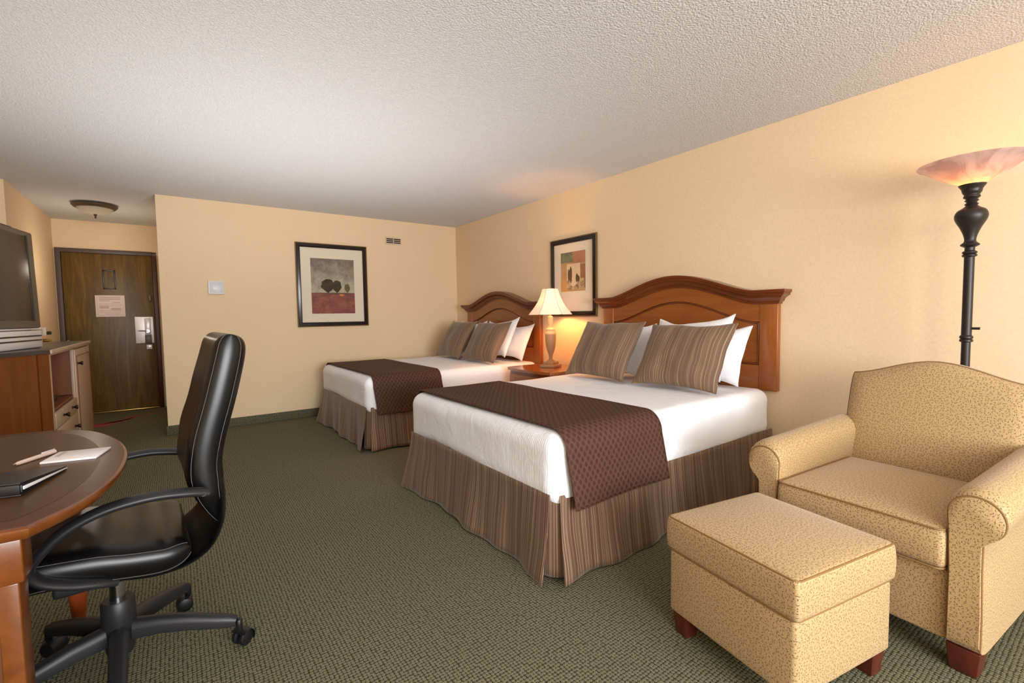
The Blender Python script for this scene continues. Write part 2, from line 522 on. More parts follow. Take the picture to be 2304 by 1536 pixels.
# window wall behind the camera
WX0, WX1, WZ0, WZ1 = -.9, 2.0, .55, 2.2
b = MB()
b.box(((XL + WX0) / 2, YF - .05, ZC / 2), (WX0 - XL, .1, ZC))
b.box(((WX1 + XR) / 2, YF - .05, ZC / 2), (XR - WX1, .1, ZC))
b.box(((WX0 + WX1) / 2, YF - .05, WZ0 / 2), (WX1 - WX0, .1, WZ0))
b.box(((WX0 + WX1) / 2, YF - .05, (WZ1 + ZC) / 2), (WX1 - WX0, .1, ZC - WZ1))
struct(b.build('wall_front', M['wall']))
w = struct(thing('window_1', None, None, ((WX0 + WX1) / 2, YF - .05, WZ0)))
b = MB(); W_, H_ = WX1 - WX0, WZ1 - WZ0
for x in (-W_ / 2 + .03, 0, W_ / 2 - .03): b.box((x, 0, H_ / 2), (.05, .06, H_))
for z in (.03, H_ - .03): b.box((0, 0, z), (W_, .06, .05))
b.build('window_frame', M['whiteplastic'], w)

# carpet-covered baseboards
def base(name, x0, x1, y0, y1, h=.095):
    b = MB().rbox(((x0 + x1) / 2, (y0 + y1) / 2, h / 2 + .0005), (x1 - x0, y1 - y0, h), .004, 2)
    return struct(b.build(name, M['cove']))
base('baseboard_back', XW - .012, XR - .001, YB - .013, YB - .0005)
base('baseboard_right', XR - .013, XR - .0005, YF + .01, YB - .02)
base('baseboard_left', XL + .0005, XL + .013, YF + .01, YJ - .01)
base('baseboard_hall', XW - .013, XW - .0005, YB + .001, YE - .07)

# entry door
d = struct(thing('door_1', None, None, (-.625, YE, 0)))
x0, x1 = DX0 + .625, DX1 + .625
b = MB().rbox(((x0 + x1) / 2, .022, DZ / 2 + .012), (x1 - x0 - .006, .044, DZ - .026), .002, 1)
leaf = b.build('door_leaf', M['door'], d)
b = MB()
b.rbox((x0 - .025, -.005, DZ / 2 + .025), (.05, .05, DZ + .05), .004, 2)
b.rbox(((x0 + x1) / 2, -.005, DZ + .025), (x1 - x0 + .01, .05, .05), .004, 2)
b.build('door_frame', M['doorframe'], d)
b = MB().rbox((x1 + .022, -.012, DZ / 2), (.044, .062, DZ - .002), .004, 2)
b.build('door_jamb', M['casing'], d)
b = MB().rbox(((x0 + x1) / 2, -.01, .011), (x1 - x0, .06, .016), .004, 2)
b.build('threshold', M['brass'], d)
lx = -.323 + .625
b = MB().rbox((lx, -.006, 1.045), (.195, .012, .35), .012, 3)
lp = b.build('lock_plate', M['steel'], d); lp['label'] = 'brushed steel lock plate'
b = MB().rbox((lx + .035, -.022, 1.09), (.065, .022, .22), .008, 2); b.build('card_reader', M['silver'], lp)
b = MB().lathe([(1e-5, 0), (.02, 0), (.02, .035), (.012, .045), (1e-5, .045)], (lx + .035, -.06, 1.03), 16, axis=1)
b.tube([(lx + .035, -.055, 1.03), (lx - .02, -.06, 1.035), (lx - .07, -.055, 1.04)], .009, 8)
b.build('lever_handle', M['chrome'], lp)
b = MB().rbox((lx + .035, -.02, .925), (.07, .03, .11), .006, 2); b.build('deadbolt_housing', M['bezel'], lp)
b = MB().rbox((lx + .04, -.008, .82), (.06, .012, .06), .004, 2); b.build('strike_card', M['silver'], d)
b = MB()
b.rbox((-.248 + .625, -.012, 1.46), (.03, .024, .08), .004, 2); b.lathe([(1e-5, 0), (.008, 0), (.008, .02), (1e-5, .02)], (-.248 + .625, -.042, 1.475), 12, axis=1)
b.lathe([(1e-5, 0), (.008, 0), (.008, .02), (1e-5, .02)], (-.248 + .625, -.042, 1.44), 12, axis=1)
b.build('night_latch', M['bronze'], d)
b = MB().lathe([(1e-5, 0), (.012, 0), (.012, .03), (1e-5, .03)], (x0 + .02, -.03, .93), 12, axis=1)
b.build('door_stop', M['chrome'], d)

# notice sheet and the empty black holder on the door
o = thing('notice_sheet', 'pale printed notice sheet stuck on the brown entry door', 'notice', (-.652, YE - .003, 1.225))
MB().rbox((0, 0, .136), (.288, .003, .272), .001, 1).build('sheet', M['notice'], o)
b = MB()
for k, (w_, h_, x_) in enumerate([(.20, .010, 0), (.21, .016, 0), (.10, .010, -.05), (.08, .010, .06), (.22, .006, 0), (.22, .006, 0), (.09, .030, -.06), (.10, .030, .055), (.22, .006, 0), (.20, .006, 0), (.15, .008, .02)]):
    b.box((x_, -.0022, .245 - k * .021), (w_, .0006, h_))
for x_ in (-.125, .125): b.box((x_, -.0022, .136), (.003, .0006, .235))
for z_ in (.02, .255): b.box((0, -.0022, z_), (.25, .0006, .003))
b.build('printed_text', M['print'], o)
o = thing('sign_holder', 'empty thin black rectangular holder on the entry door above the notice', 'holder', (-.648, YE - .006, 1.575))
b = MB(); t_ = .014
for x_ in (-.062 + t_ / 2, .062 - t_ / 2): b.rbox((x_, 0, .12), (t_, .01, .24), .002, 1)
for z_ in (t_ / 2, .24 - t_ / 2): b.rbox((0, 0, z_), (.124, .01, t_), .002, 1)
b.build('rim', M['black'], o)

# red leaf motif woven in the carpet by the entry
b = MB()
for (cx_, cy_, L_, W2, a_) in [(-.70, 6.98, .34, .05, .3), (-.60, 7.08, .46, .04, .55), (-.55, 7.12, .36, .022, .75), (-.45, 7.30, .30, .02, .4), (-.70, 6.88, .22, .03, -.15), (-.30, 7.36, .34, .015, .2)]:
    pl = []
    for i in range(24):
        t_ = 2 * PI * i / 24
        px_, py_ = L_ / 2 * math.cos(t_), W2 * math.sin(t_) + .03 * math.cos(2 * t_)
        pl.append((cx_ + px_ * math.cos(a_) - py_ * math.sin(a_), cy_ + px_ * math.sin(a_) + py_ * math.cos(a_)))
    b.prism(pl, .0006, .0012)
struct(b.build('floor_motif', M['redmotif']))

# ------------------------------------------------------------------ beds
MT, MBZ = .652, .335           # mattress top / bottom
def mattress_fn(o):
    x, y, z = o
    k = nz(x, y, z, 2.2) * .012 + nz(x + 9, y, z, 5.5) * .006
    side = max(0, min(1, (MT - z) / .2))
    y2 = y * (1 + .012 * side * math.sin(z * 9)) + (k if abs(y) > .5 else 0)
    x2 = x + (k * .9 if x < .25 else 0)
    zz = z + k * .35
    low = max(0, (.47 - z) / .135)
    if low:                            # scalloped lower hem, gathered at the foot corners
        c = math.exp(-((x - .05) ** 2 + (abs(y) - .72) ** 2) / .03)
        zz += .012 * math.sin(x * 7 + y * 5) * low - .030 * c * low
        g = .004 * c * math.sin((x - y * math.copysign(1, y)) * 42) * low
        x2 -= g; y2 += math.copysign(g, y)
    return (x2, y2, zz)
def make_bed(loc, label):
    t = thing('bed', label, 'bed', loc)
    L, Wd = 1.93, 1.53
    b = MB().rbox((L / 2, 0, (MT + MBZ) / 2), (L, Wd, MT - MBZ), .085, 7, 26, 0.0, mattress_fn)
    b.build('mattress', M['linen'], t, 60)['label'] = 'mattress under tucked white bed linen'
    MB().rbox((L / 2 + .02, 0, .18), (L - .10, Wd - .10, .30), .01, 2).build('box_spring', M['boxspring'], t)
    # skirt: three hanging panels with split inverted pleats at the foot corners
    b = MB(); hz = .385
    def panel(p0, p1, nrm, ph, e0, e1):
        p0, p1, nrm = Vector(p0), Vector(p1), Vector(nrm); D = (p1 - p0); Ln = D.length; T = D.normalized()
        us = lsp(0, 1, 90); vs = lsp(0, 1, 14)
        def P(u, v):
            s = u * Ln
            fl = .012 + .035 * v ** 1.3
            ed = 0
            fold = .015 * math.sin(s * 9 + ph) * v + .009 * math.sin(s * 23 + ph * 2 + 1.5 * v) * v + .004 * nz(s * 6, v * 2, ph)
            k0 = math.exp(-s / .10) if e0 else 0; k1 = math.exp(-(Ln - s) / .10) if e1 else 0
            fl += .030 * (k0 + k1) * v ** 1.5
            along = (-k0 + k1) * .028 * v ** 1.4
            q = p0 + T * (s + along) + nrm * (fl + fold)
            z = hz * (1 - v) + .012 * v + .004 * math.sin(s * 7 + ph) * v
            return (q.x, q.y, max(.006, z))
        b.grid(us, vs, P, lambda u, v: (u * Ln + ph * .37 + .010 * nz(u * Ln * 4, v * 2.2, ph) + .012 * v * nz(u * Ln * 2, 3, ph), v * .37))
    hw = Wd / 2 - .02
    panel((L, -hw, 0), (.030, -hw, 0), (0, -1, 0), .7, 0, 1)
    panel((.012, -hw + .022, 0), (.012, hw - .022, 0), (-1, 0, 0), 2.1, 1, 1)
    panel((.030, hw, 0), (L, hw, 0), (0, 1, 0), 4.4, 1, 0)
    for sg in (-1, 1):          # inner pleat behind each corner split
        us = lsp(0, 1, 18); vs = lsp(0, 1, 10)
        def P(u, v, sg=sg):
            a = u * PI / 2
            r = .075 + .018 * v
            cx, cy = .08, sg * (hw - .072)
            return (cx - r * math.cos(a), cy + sg * r * math.sin(a), .375 * (1 - v) + .02 * v)
        b.grid(us, vs, P, lambda u, v: (u * .15 + .3, v * .37))
    b.build('bed_skirt', M['skirt'], t, 60, solid=.003)
    return t
BED1, BED2 = (1.285, 2.235, 0), (1.315, 4.715, 0)
make_bed(BED1, 'near queen bed with white linen and a striped brown skirt beside the armchair')
make_bed(BED2, 'far queen bed with white linen and a striped brown skirt near the back wall')

# runner: a sheet laid over the mattress, hanging down both long sides
def make_runner(loc, label):
    Wd = 1.53; r = .085; g = .014
    hw = Wd / 2
    path = []                  # (y,z) over the bed from near hem to far hem
    zb = .325
    def add(y, z): path.append((y, z))
    for z in lsp(zb, MT - r, 22): add(-hw - g, z)
    for k in range(1, 12):
        a = PI / 2 * k / 12; add(-hw + r - (r + g) * math.cos(a), MT - r + (r + g) * math.sin(a))
    for y in lsp(-hw + r, hw - r, 40): add(y, MT + g)
    for k in range(1, 12):
        a = PI / 2 * k / 12; add(hw - r + (r + g) * math.sin(a), MT - r + (r + g) * math.cos(a))
    for z in lsp(MT - r, zb + .02, 22): add(hw + g, z)
    s = [0]
    for p, q in zip(path, path[1:]): s.append(s[-1] + math.hypot(q[0] - p[0], q[1] - p[1]))
    idx = list(range(len(path)))
    def P(i, x):
        y, z = path[i]
        drop = max(0, (MT - r - z)) / .24
        sg = -1 if y < 0 else 1
        yy = y + sg * (.014 * drop * (1 + math.sin(x * 9 + 1)) + .004 * nz(x * 3, z * 4, 2))
        xx = x + .03 * (drop if y < 0 else drop * .5) * (1 if x > .3 else .8)
        zz = z + (.004 * nz(x * 4, y * 4, 1) if drop == 0 else 0) - (.010 * (1 - abs(x - .38) / .34) * drop)
        return (xx, yy, zz)
    t = thing('bed_runner', label, 'bed runner', loc)
    b = MB()
    xs = lsp(.055, .705, 30)
    b.grid(idx, xs, P, lambda i, x: (x, s[i]))
    b.build('quilted_panel', M['runner'], t, 60, solid=.006)
    b = MB()
    for x in (xs[0], xs[-1]):
        b.tube([P(i, x) for i in idx], .0045, 6)
    for i in (0, idx[-1]):
        b.tube([P(i, x) for x in xs], .0045, 6, up=(0, 1, 0))
    b.build('hem', M['runner'], t, 60)
    return t
make_runner(BED1, 'quilted brown runner across the foot of the near bed')
make_runner(BED2, 'quilted brown runner across the foot of the far bed')

# pillows
def make_pillow(name, label, cat, W_, H_, T_, mat, loc, tilt, rz=0, group=None, seed=0, slump=0.0, roll=0.0, ear=.09):
    """stands on its long edge, leaning back by tilt (radians from vertical) toward +x"""
    t = thing(name, label, cat, loc, rz, group)
    t.rotation_euler = (roll, 0, rz)
    n = 34
    us = [math.sin(x) for x in lsp(-PI / 2, PI / 2, n)]; vs = [math.sin(x) for x in lsp(-PI / 2, PI / 2, n)]
    ct, st = math.cos(tilt), math.sin(tilt)
    def mk(sg):
        def P(u, v):
            pin = 1 - ear * (1 - abs(u) ** 2.4) * abs(v) ** 3
            pin2 = 1 - .060 * (1 - abs(v) ** 2) * abs(u) ** 3
            y = u * W_ / 2 * pin2
            h = (v * pin + 1) / 2 * H_
            th = T_ / 2 * ((1 - abs(u) ** 2.6) * (1 - abs(v) ** 2.6)) ** .55
            th *= 1 + .25 * (-v) * slump
            wr = .010 * nz(u * 2.3 + seed, v * 2.3, sg) + .005 * nz(u * 6 + seed, v * 6, sg * 3)
            e = (1 - u ** 4) * (1 - v ** 4)
            d = sg * (th + wr * e)
            y += .008 * nz(v * 2 + seed, 3, sg) * abs(u)
            h += .012 * nz(u * 1.7 + seed, 7, 1) * max(0, v)
            x = -d * ct + h * st
            z = h * ct + d * st
            return (x, y, z)
        return P
    b = MB()
    uvf = lambda u, v: (u * W_ / 2 + seed, v * H_ / 2)
    b.grid(us, vs, mk(1), uvf); b.grid(us, list(reversed(vs)), mk(-1), uvf)
    b.build('pillow_body', mat, t, 70, weld=2e-4)
    # seam cord round the rim
    f = mk(1); pts = [f(u, -1) for u in us] + [f(1, v) for v in vs[1:]] + [f(u, 1) for u in reversed(us[:-1])] + [f(-1, v) for v in reversed(vs[:-1])]
    MB().tube(pts, .0035, 6, caps=False, up=(.3, .2, 1)).build('seam', mat, t, 70)
    return t
zt = MT + .022
P1 = dict(group=None)
make_pillow('striped_pillow', 'striped brown pillow left on the near bed, by the lamp table', 'pillow', .64, .50, .16, M['pillowstripe'], (2.625, 2.57, zt), .54, R(-3), seed=1)
make_pillow('striped_pillow', 'striped brown pillow right on the near bed, in front of white pillows', 'pillow', .63, .485, .16, M['pillowstripe'], (2.63, 1.855, zt), .54, R(1), seed=5)
make_pillow('white_pillow', 'white pillow on the near bed showing between the two striped pillows', 'pillow', .62, .46, .13, M['pillowwhite'], (2.855, 2.60, zt), .48, R(0), seed=9, ear=.2)
make_pillow('white_pillow', 'white pillow on the near bed directly behind the right striped pillow', 'pillow', .60, .500, .12, M['pillowwhite'], (2.825, 1.925, zt + .024), .50, R(0), seed=12, roll=R(-4), ear=.26)
make_pillow('white_pillow', 'white pillow on the near bed closest to the headboard', 'pillow', .60, .43, .11, M['pillowwhite'], (3.00, 1.90, zt), .43, R(0), seed=15, ear=.2)
make_pillow('striped_pillow', 'striped brown pillow on the far bed nearest the back wall', 'pillow', .64, .50, .16, M['pillowstripe'], (2.655, 5.02, zt), .54, R(-3), seed=21)
make_pillow('striped_pillow', 'striped brown pillow on the far bed nearer the table lamp', 'pillow', .63, .49, .16, M['pillowstripe'], (2.65, 4.32, zt), .54, R(1), seed=25)
make_pillow('white_pillow', 'white pillow on the far bed behind the back wall side striped pillow', 'pillow', .60, .48, .12, M['pillowwhite'], (2.865, 5.08, zt), .50, R(0), seed=29, ear=.2)
make_pillow('white_pillow', 'white pillow on the far bed directly behind the lamp side striped pillow', 'pillow', .60, .485, .12, M['pillowwhite'], (2.842, 4.36, zt + .024), .50, R(0), seed=33, roll=R(-4), ear=.24)
make_pillow('white_pillow', 'white pillow on the far bed nearest the lamp, touching its headboard', 'pillow', .64, .43, .11, M['pillowwhite'], (3.02, 4.31, zt), .43, R(0), seed=37, ear=.2)

# ------------------------------------------------------------------ headboards
def arch(y, hgt, hw, p=.8):
    d = abs(y)
    return hgt * (0.5 + 0.5 * math.cos(PI * min(1, d / hw))) ** p
def make_headboard(yc, label):
    t = thing('headboard', label, 'headboard', (XR - .002, yc, .629))
    z0 = -.629
    T = .045; HW = .775                       # board thickness, half width of posts
    X = lambda d: -d                           # d = distance out from the wall
    PW = .122
    zc = 1.205                                 # underside of crown at the posts
    # posts
    for sg in (-1, 1):
        b = MB().rbox((X(T / 2), sg * (HW - PW / 2), (.629 + zc + .02) / 2 + z0), (T, PW, zc + .02 - .629), .006, 3)
        b.build('post', M['cherryv'], t)
    def pts(fn, y0, y1, n=60): return [(y, fn(y)) for y in lsp(y0, y1, n)]
    yi = HW - PW
    crown = lambda y: 1.230 + arch(y, .146, .63, .70)
    panel_top = lambda y: 1.100 + arch(y, .156, .62, .75)
    mp = lambda y, z, d: (X(d), y, z + z0)
    # curved frieze between crown and panel
    poly = pts(crown, -yi, yi) + list(reversed(pts(panel_top, -yi, yi)))
    MB().prism(poly, .004, T - .004, mp).build('frieze_board', M['cherry'], t)
    # recessed panel with arched top
    poly = pts(lambda y: panel_top(y) - .001, -yi, yi) + [(yi, .80), (-yi, .80)]
    b = MB().prism(poly, .004, T - .019, mp, m=0)
    b.build('inner_panel', M['cherry'], t)
    # groove bead following the panel outline
    gp = [(y, panel_top(y) - .008) for y in lsp(-yi + .008, yi - .008, 60)] + [(yi - .008, .808), (-yi + .008, .808)]
    gp.append(gp[0])
    MB().tube([mp(y, z, T - .016) for y, z in gp], .0075, 8, up=(1, 0, 0)).build('panel_bead', M['cherrydark'], t)
    # bottom rail
    MB().rbox((X((T - .004) / 2), 0, (.629 + .80) / 2 + z0), (T - .004, 2 * yi, .80 - .629), .003, 2).build('bottom_rail', M['cherry'], t)
    # crown moulding: stacked profile following the arch, mitred back at both ends
    prof = [(.000, -.012), (.008, -.012), (.010, .000), (.020, .006), (.024, .018), (.032, .030), (.048, .042), (.056, .046), (.058, .060), (.065, .062), (.067, .078), (.063, .082)]
    b = MB()
    def line(pr, h):
        W2 = HW + pr
        ys = lsp(-W2, W2, 121)
        return [mp(y, crown(y) + h, T + pr) for y in ys]
    rows = [line(p, h) for p, h in prof]
    for a, c in zip(rows, rows[1:]): b.strip(a, c)
    for sg in (0, -1):                       # returns
        for (p0, h0), (p1, h1), ra, rc in zip(prof, prof[1:], rows, rows[1:]):
            a0, c0 = ra[sg], rc[sg]
            b.strip([a0, c0], [(X(.003), a0[1], a0[2]), (X(.003), c0[1], c0[2])])
    top = rows[-1]; b.strip(top, [(X(.003), p[1], p[2]) for p in top])
    bot = rows[0]; b.strip(bot, [(X(.003), p[1], p[2]) for p in bot])
    b.strip([(X(.003), p[1], p[2]) for p in bot], [(X(.003), p[1], p[2]) for p in top])
    b.build('crown_moulding', M['cherrydark'], t, 35)
    return t
make_headboard(2.235, 'arched cherry wood headboard mounted behind the near bed')
make_headboard(4.715, 'arched cherry wood headboard mounted behind the far bed')

# ------------------------------------------------------------------ nightstand and table lamp
NSX, NSY = 2.72, 3.48
t = thing('nightstand', 'cherry wood nightstand between the two beds, holding the lamp', 'nightstand', (NSX, NSY, 0))
hw, dp = .325, XR - NSX - .03
def bow(y, ex=0): return -.035 * (1 - (y / hw) ** 2) - ex
for nm, z0_, z1_, ex, mt in (('table_top', .622, .648, .022, 'cherry'), ('body', .08, .620, 0, 'cherrydark')):
    e = ex * .9
    poly = [(bow(y, ex), y) for y in lsp(-hw - e + .02, hw + e - .02, 24)]
    poly = [(bow(hw, 0) + .01, -hw - e)] + poly + [(bow(hw, 0) + .01, hw + e), (dp, hw + e), (dp, -hw - e)]
    MB().prism(poly, z0_, z1_).build(nm, M[mt], t)
for zc_, hh in ((.515, .15), (.345, .15), (.175, .15)):
    ys = lsp(-hw + .035, hw - .035, 16)
    poly = [(bow(y, .014), y) for y in ys] + [(bow(y, .001), y) for y in reversed(ys)]
    dr = MB().prism(poly, zc_ - hh / 2, zc_ + hh / 2).build('drawer', M['cherryv'], t)
    b = MB().lathe([(1e-5, 0), (.008, 0), (.006, .012), (.014, .02), (.012, .028), (1e-5, .03)], (0, 0, 0), 14, axis=0)
    b.v = [(bow(0, .014) - x, y, z + zc_) for x, y, z in b.v]
    b.build('knob', M['knob'], dr)
for sx in (.04, dp - .05):
    for sy in (-hw + .04, hw - .04):
        MB().rbox((sx, sy, .041), (.05, .05, .08), .004, 2).build('foot', M['cherrydark'], t)

LX, LY, LZ = 3.0, 3.49, .649
t = thing('table_lamp', 'lit table lamp with cream panelled shade and urn base on the nightstand', 'lamp', (LX, LY, LZ), R(20))
b = MB()
b.rbox((0, 0, .014), (.155, .155, .028), .004, 2); b.rbox((0, 0, .042), (.115, .115, .030), .006, 2)
b.build('plinth', M['stone'], t)
b = MB().lathe([(1e-5, .056), (.040, .056), (.040, .064), (.020, .076), (.016, .100), (.022, .112), (.020, .120), (.028, .14), (.044, .19), (.052, .25), (.054, .315), (.052, .32), (1e-5, .32)], (0, 0, 0), 28)
b.build('urn', M['stone'], t)
b = MB().lathe([(1e-5, .3205), (.056, .3205), (.058, .335), (.052, .345), (.044, .36), (.046, .375), (.026, .392), (.020, .41), (.024, .425), (.024, .50), (1e-5, .51)], (0, 0, 0), 24)
b.build('neck', M['stonelight'], t)
b = MB().lathe([(1e-5, .511), (.012, .511), (.012, .58), (1e-5, .58)], (0, 0, 0), 16); b.build('socket', M['brass'], t)
bulb = emis('warm_bulb', (1, .9, .7, 1), (1, .45, .14, 1), 420.0)
b = MB().lathe([(1e-5, .581), (.014, .581), (.030, .62), (.028, .65), (1e-5, .665)], (0, 0, 0), 18); b.build('light_bulb', bulb, t)
# hexagonal bell shade
def shade_pts(k, v):            # corner k, v 0 bottom..1 top
    r = .215 * (1 - v) + .078 * v - .022 * math.sin(PI * v)
    a = k * PI / 3
    return Vector((r * math.cos(a), r * math.sin(a), .525 + .245 * v - .006 * (1 - v)))
b = MB(); vs = lsp(0, 1, 16)
for k in range(6):
    us = lsp(0, 1, 9)
    def P(u, v, k=k):
        p = shade_pts(k, v).lerp(shade_pts(k + 1, v), u)
        s_ = 1 + .05 * math.sin(PI * u)
        return (p.x * s_, p.y * s_, p.z)
    b.grid(us, vs, P)
sh = b.build('lamp_shade', shade_mat('cream_lamp_shade', rgb(246, 226, 204), (1.0, .58, .42, 1), .38, .030), t, 25)
b = MB()
for k in range(6): b.tube([shade_pts(k, v) * 1.0 for v in vs], .0014, 6, up=(0, 1, .1))
ring = lambda v: [P_ for k in range(7) for P_ in [tuple(shade_pts(k, v))]]
b.tube(ring(0), .0025, 6); b.tube(ring(1), .0025, 6)
b.build('shade_trim', M['seam'], sh)

# ------------------------------------------------------------------ framed pictures, thermostat, vent
def make_picture(name, label, loc, rz, W_, H_, aw, ah, az, art):
    """hangs facing local -y; loc is the middle of its lower edge on the wall"""
    t = thing(name, label, 'picture', loc, rz)
    b = MB(); prof = [(0, .003), (0, .018), (.010, .022), (.014, .016), (.016, .024), (.040, .030), (.050, .022), (.054, .010)]
    # mitred frame: profile (inset, depth)
    def rect(i): return [(-W_ / 2 + i, i), (W_ / 2 - i, i), (W_ / 2 - i, H_ - i), (-W_ / 2 + i, H_ - i), (-W_ / 2 + i, i)]
    for k, ((i0, d0), (i1, d1)) in enumerate(zip(prof, prof[1:])):
        b.strip([(x, -d0, z) for x, z in rect(i0)], [(x, -d1, z) for x, z in rect(i1)], 1 if k < 3 else 0)
    b.build('frame', [M['pictureframe'], M['framegilt']], t, 30)
    b = MB().box((0, -.006, H_ / 2), (W_ - .09, .006, H_ - .09)); mt = b.build('mat_board', M['mat'], t)
    b = MB()
    mats = art(b, aw, ah, az)
    b.build('art_print', mats, t)
    return t
def flat(b, pts, d, m):
    k = len(b.v); b.v += [(x, -d, z) for x, z in pts]; b.face(list(range(k, k + len(pts))), None, m)
def blob(cx, cz, rx, rz, seed, n=40, rag=.18, drop=.0):
    out = []
    for i in range(n):
        a = 2 * PI * i / n
        k = 1 + rag * nz(math.cos(a) * 2 + seed, math.sin(a) * 2, seed)
        x, z = math.cos(a) * k, math.sin(a) * k
        if z < 0: x *= 1 - .65 * (-z) ** 1.5 * drop
        out.append((cx + rx * x, cz + rz * z))
    return out
def art_mat(name, stops, scale=8, axis=None):
    t = NT(name); co = t.coord('Object'); n = t.noise(co, scale, 5, .6, .5)
    if axis:
        z = t.node('ShaderNodeSeparateXYZ', ins={0: t.node('ShaderNodeTexCoord').outputs['Object']}).outputs[2]
        n = t.math('ADD', t.math('MULTIPLY', n, axis[2]), t.math('MULTIPLY', t.math('SUBTRACT', z, axis[0]), axis[1]))
    t.set(t.ramp(n, stops), .6, 0, .2); return t.mat
def art_trees(b, aw, ah, az):
    x0, x1, z0, z1 = -aw / 2, aw / 2, az, az + ah
    hz = z0 + ah * .375
    flat(b, [(x0, z0), (x1, z0), (x1, z1), (x0, z1)], .0095, 0)
    top = [(x, hz + .006 * math.sin((x - x0) * 5)) for x in lsp(x1, x0, 20)]
    flat(b, [(x0, z0), (x1, z0)] + top, .0100, 1)
    ln = [(x, hz - .065 + .055 * math.sin((x - x0) / aw * PI * .85)) for x in lsp(x0, x1, 30)]
    flat(b, ln + [(x, z - .007) for x, z in reversed(ln)], .0104, 2)
    ln2 = [(x, hz + .002) for x in lsp(x0, x1, 12)]
    flat(b, ln2 + [(x, z - .009) for x, z in reversed(ln2)], .0103, 2)
    for cx, cz, rx, rz, s in ((-.065, hz + .085, .078, .082, 1), (.042, hz + .078, .056, .074, 4), (.165, hz + .060, .034, .056, 7)):
        flat(b, blob(cx, cz, rx, rz, s, 60, .17, 1.0), .0106 + s * .00005, 3 if s < 7 else 4)
    flat(b, blob(.095, hz - .022, .030, .014, 3, 24, .3), .0113, 5)
    return [art_mat('art_sky', [(.25, rgb(196, 192, 164)), (.55, rgb(160, 152, 132)), (.8, rgb(124, 108, 100))], 9, (.45, 1.0, .9)),
            art_mat('art_field', [(.3, rgb(114, 70, 66)), (.5, rgb(138, 80, 70)), (.72, rgb(160, 104, 80))], 10),
            plain('art_track', rgb(88, 70, 52), .7), art_mat('art_tree', [(.3, rgb(56, 48, 36)), (.7, rgb(78, 68, 48))], 30),
            art_mat('art_small_tree', [(.3, rgb(92, 82, 50)), (.7, rgb(116, 100, 60))], 30), plain('art_accent', rgb(206, 120, 66), .7)]
def art_collage(b, aw, ah, az):
    x0, x1, z0, z1 = -aw / 2, aw / 2, az, az + ah
    q = lambda u, v: (x0 + aw * u, z0 + ah * v)
    def r_(u0, v0, u1, v1, d, m): flat(b, [q(u0, v0), q(u1, v0), q(u1, v1), q(u0, v1)], d, m)
    r_(0, 0, 1, 1, .0095, 0)
    r_(0, .74, .50, 1, .0099, 1); r_(.50, .70, 1, 1, .0099, 2)
    r_(0, 0, .30, .30, .0099, 3); r_(.72, .08, 1, .66, .0099, 4)
    r_(.25, .05, .80, .70, .0103, 5)
    flat(b, [q(u, .22 + .10 * math.sin(u * 9)) for u in lsp(.25, .95, 20)] + [q(.95, .05), q(.25, .05)], .0106, 6)
    for cu, cv, w_, h_ in ((.34, .40, .045, .17), (.42, .42, .055, .20), (.67, .33, .05, .11), (.74, .31, .04, .08)):
        flat(b, [(q(cu, cv)[0] + x, q(cu, cv)[1] + z) for x, z in blob(0, 0, w_ * aw, h_ * ah, cu * 9, 30, .25)], .0109 + cu * .0006, 7)
    return [art_mat('collage_tan', [(.3, rgb(176, 140, 96)), (.7, rgb(196, 160, 116))], 9), art_mat('collage_green', [(.3, rgb(96, 106, 80)), (.7, rgb(134, 136, 110))], 26),
            art_mat('collage_rust', [(.3, rgb(166, 116, 84)), (.7, rgb(184, 136, 100))], 9), art_mat('collage_ochre', [(.3, rgb(196, 148, 84)), (.7, rgb(208, 164, 100))], 12),
            art_mat('collage_umber', [(.3, rgb(140, 100, 72)), (.7, rgb(162, 118, 86))], 12), art_mat('collage_cream', [(.3, rgb(214, 190, 150)), (.7, rgb(226, 206, 172))], 12),
            art_mat('collage_hill', [(.35, rgb(120, 96, 66)), (.6, rgb(206, 184, 142))], 14), art_mat('collage_cypress', [(.3, rgb(86, 72, 52)), (.7, rgb(112, 92, 66))], 30)]
make_picture('framed_picture', 'black framed picture of dark trees above a red field on the back wall', (1.575, YB - .001, 1.065), 0, .83, .985, .505, .655, .155, art_trees)
make_picture('framed_picture', 'black framed collage picture of hills and cypress trees behind the table lamp', (XR - .001, 3.452, 1.145), R(-90), .665, .793, .355, .395, .255, art_collage)

t = thing('wall_thermostat', 'small white square control box on the back wall near the hall', 'thermostat', (.373, YB - .001, 1.435))
b = MB().rbox((0, -.014, .07), (.145, .027, .140), .010, 3); b.build('housing', M['whiteplastic'], t)
b = MB().rbox((.004, -.0295, .074), (.118, .004, .112), .003, 2); b.build('cover', plain('pale_grey_cover', rgb(206, 208, 214), .35), t)
b = MB().rbox((-.012, -.034, .060), (.040, .006, .030), .006, 3); b.build('button', M['whiteplastic'], t)

t = thing('air_vent', 'small slatted vent grille high on the back wall', 'vent', (2.352, YB - .001, 2.108))
b = MB().box((0, -.004, .043), (.196, .006, .086)); b.build('backing', M['dark'], t)
b = MB()
for z_ in (.006, .080): b.rbox((0, -.010, z_), (.206, .010, .014), .002, 1)
for x_ in (-.099, 0, .099): b.rbox((x_, -.010, .043), (.008, .010, .074), .002, 1)
b.build('frame', M['ventwhite'], t)
for z_ in (.0315, .0545):
    for x_ in (-.0495, .0495):
        MB().rbox((x_, -.0095, z_), (.090, .005, .0085), .0015, 1).build('slat', M['ventwhite'], t)

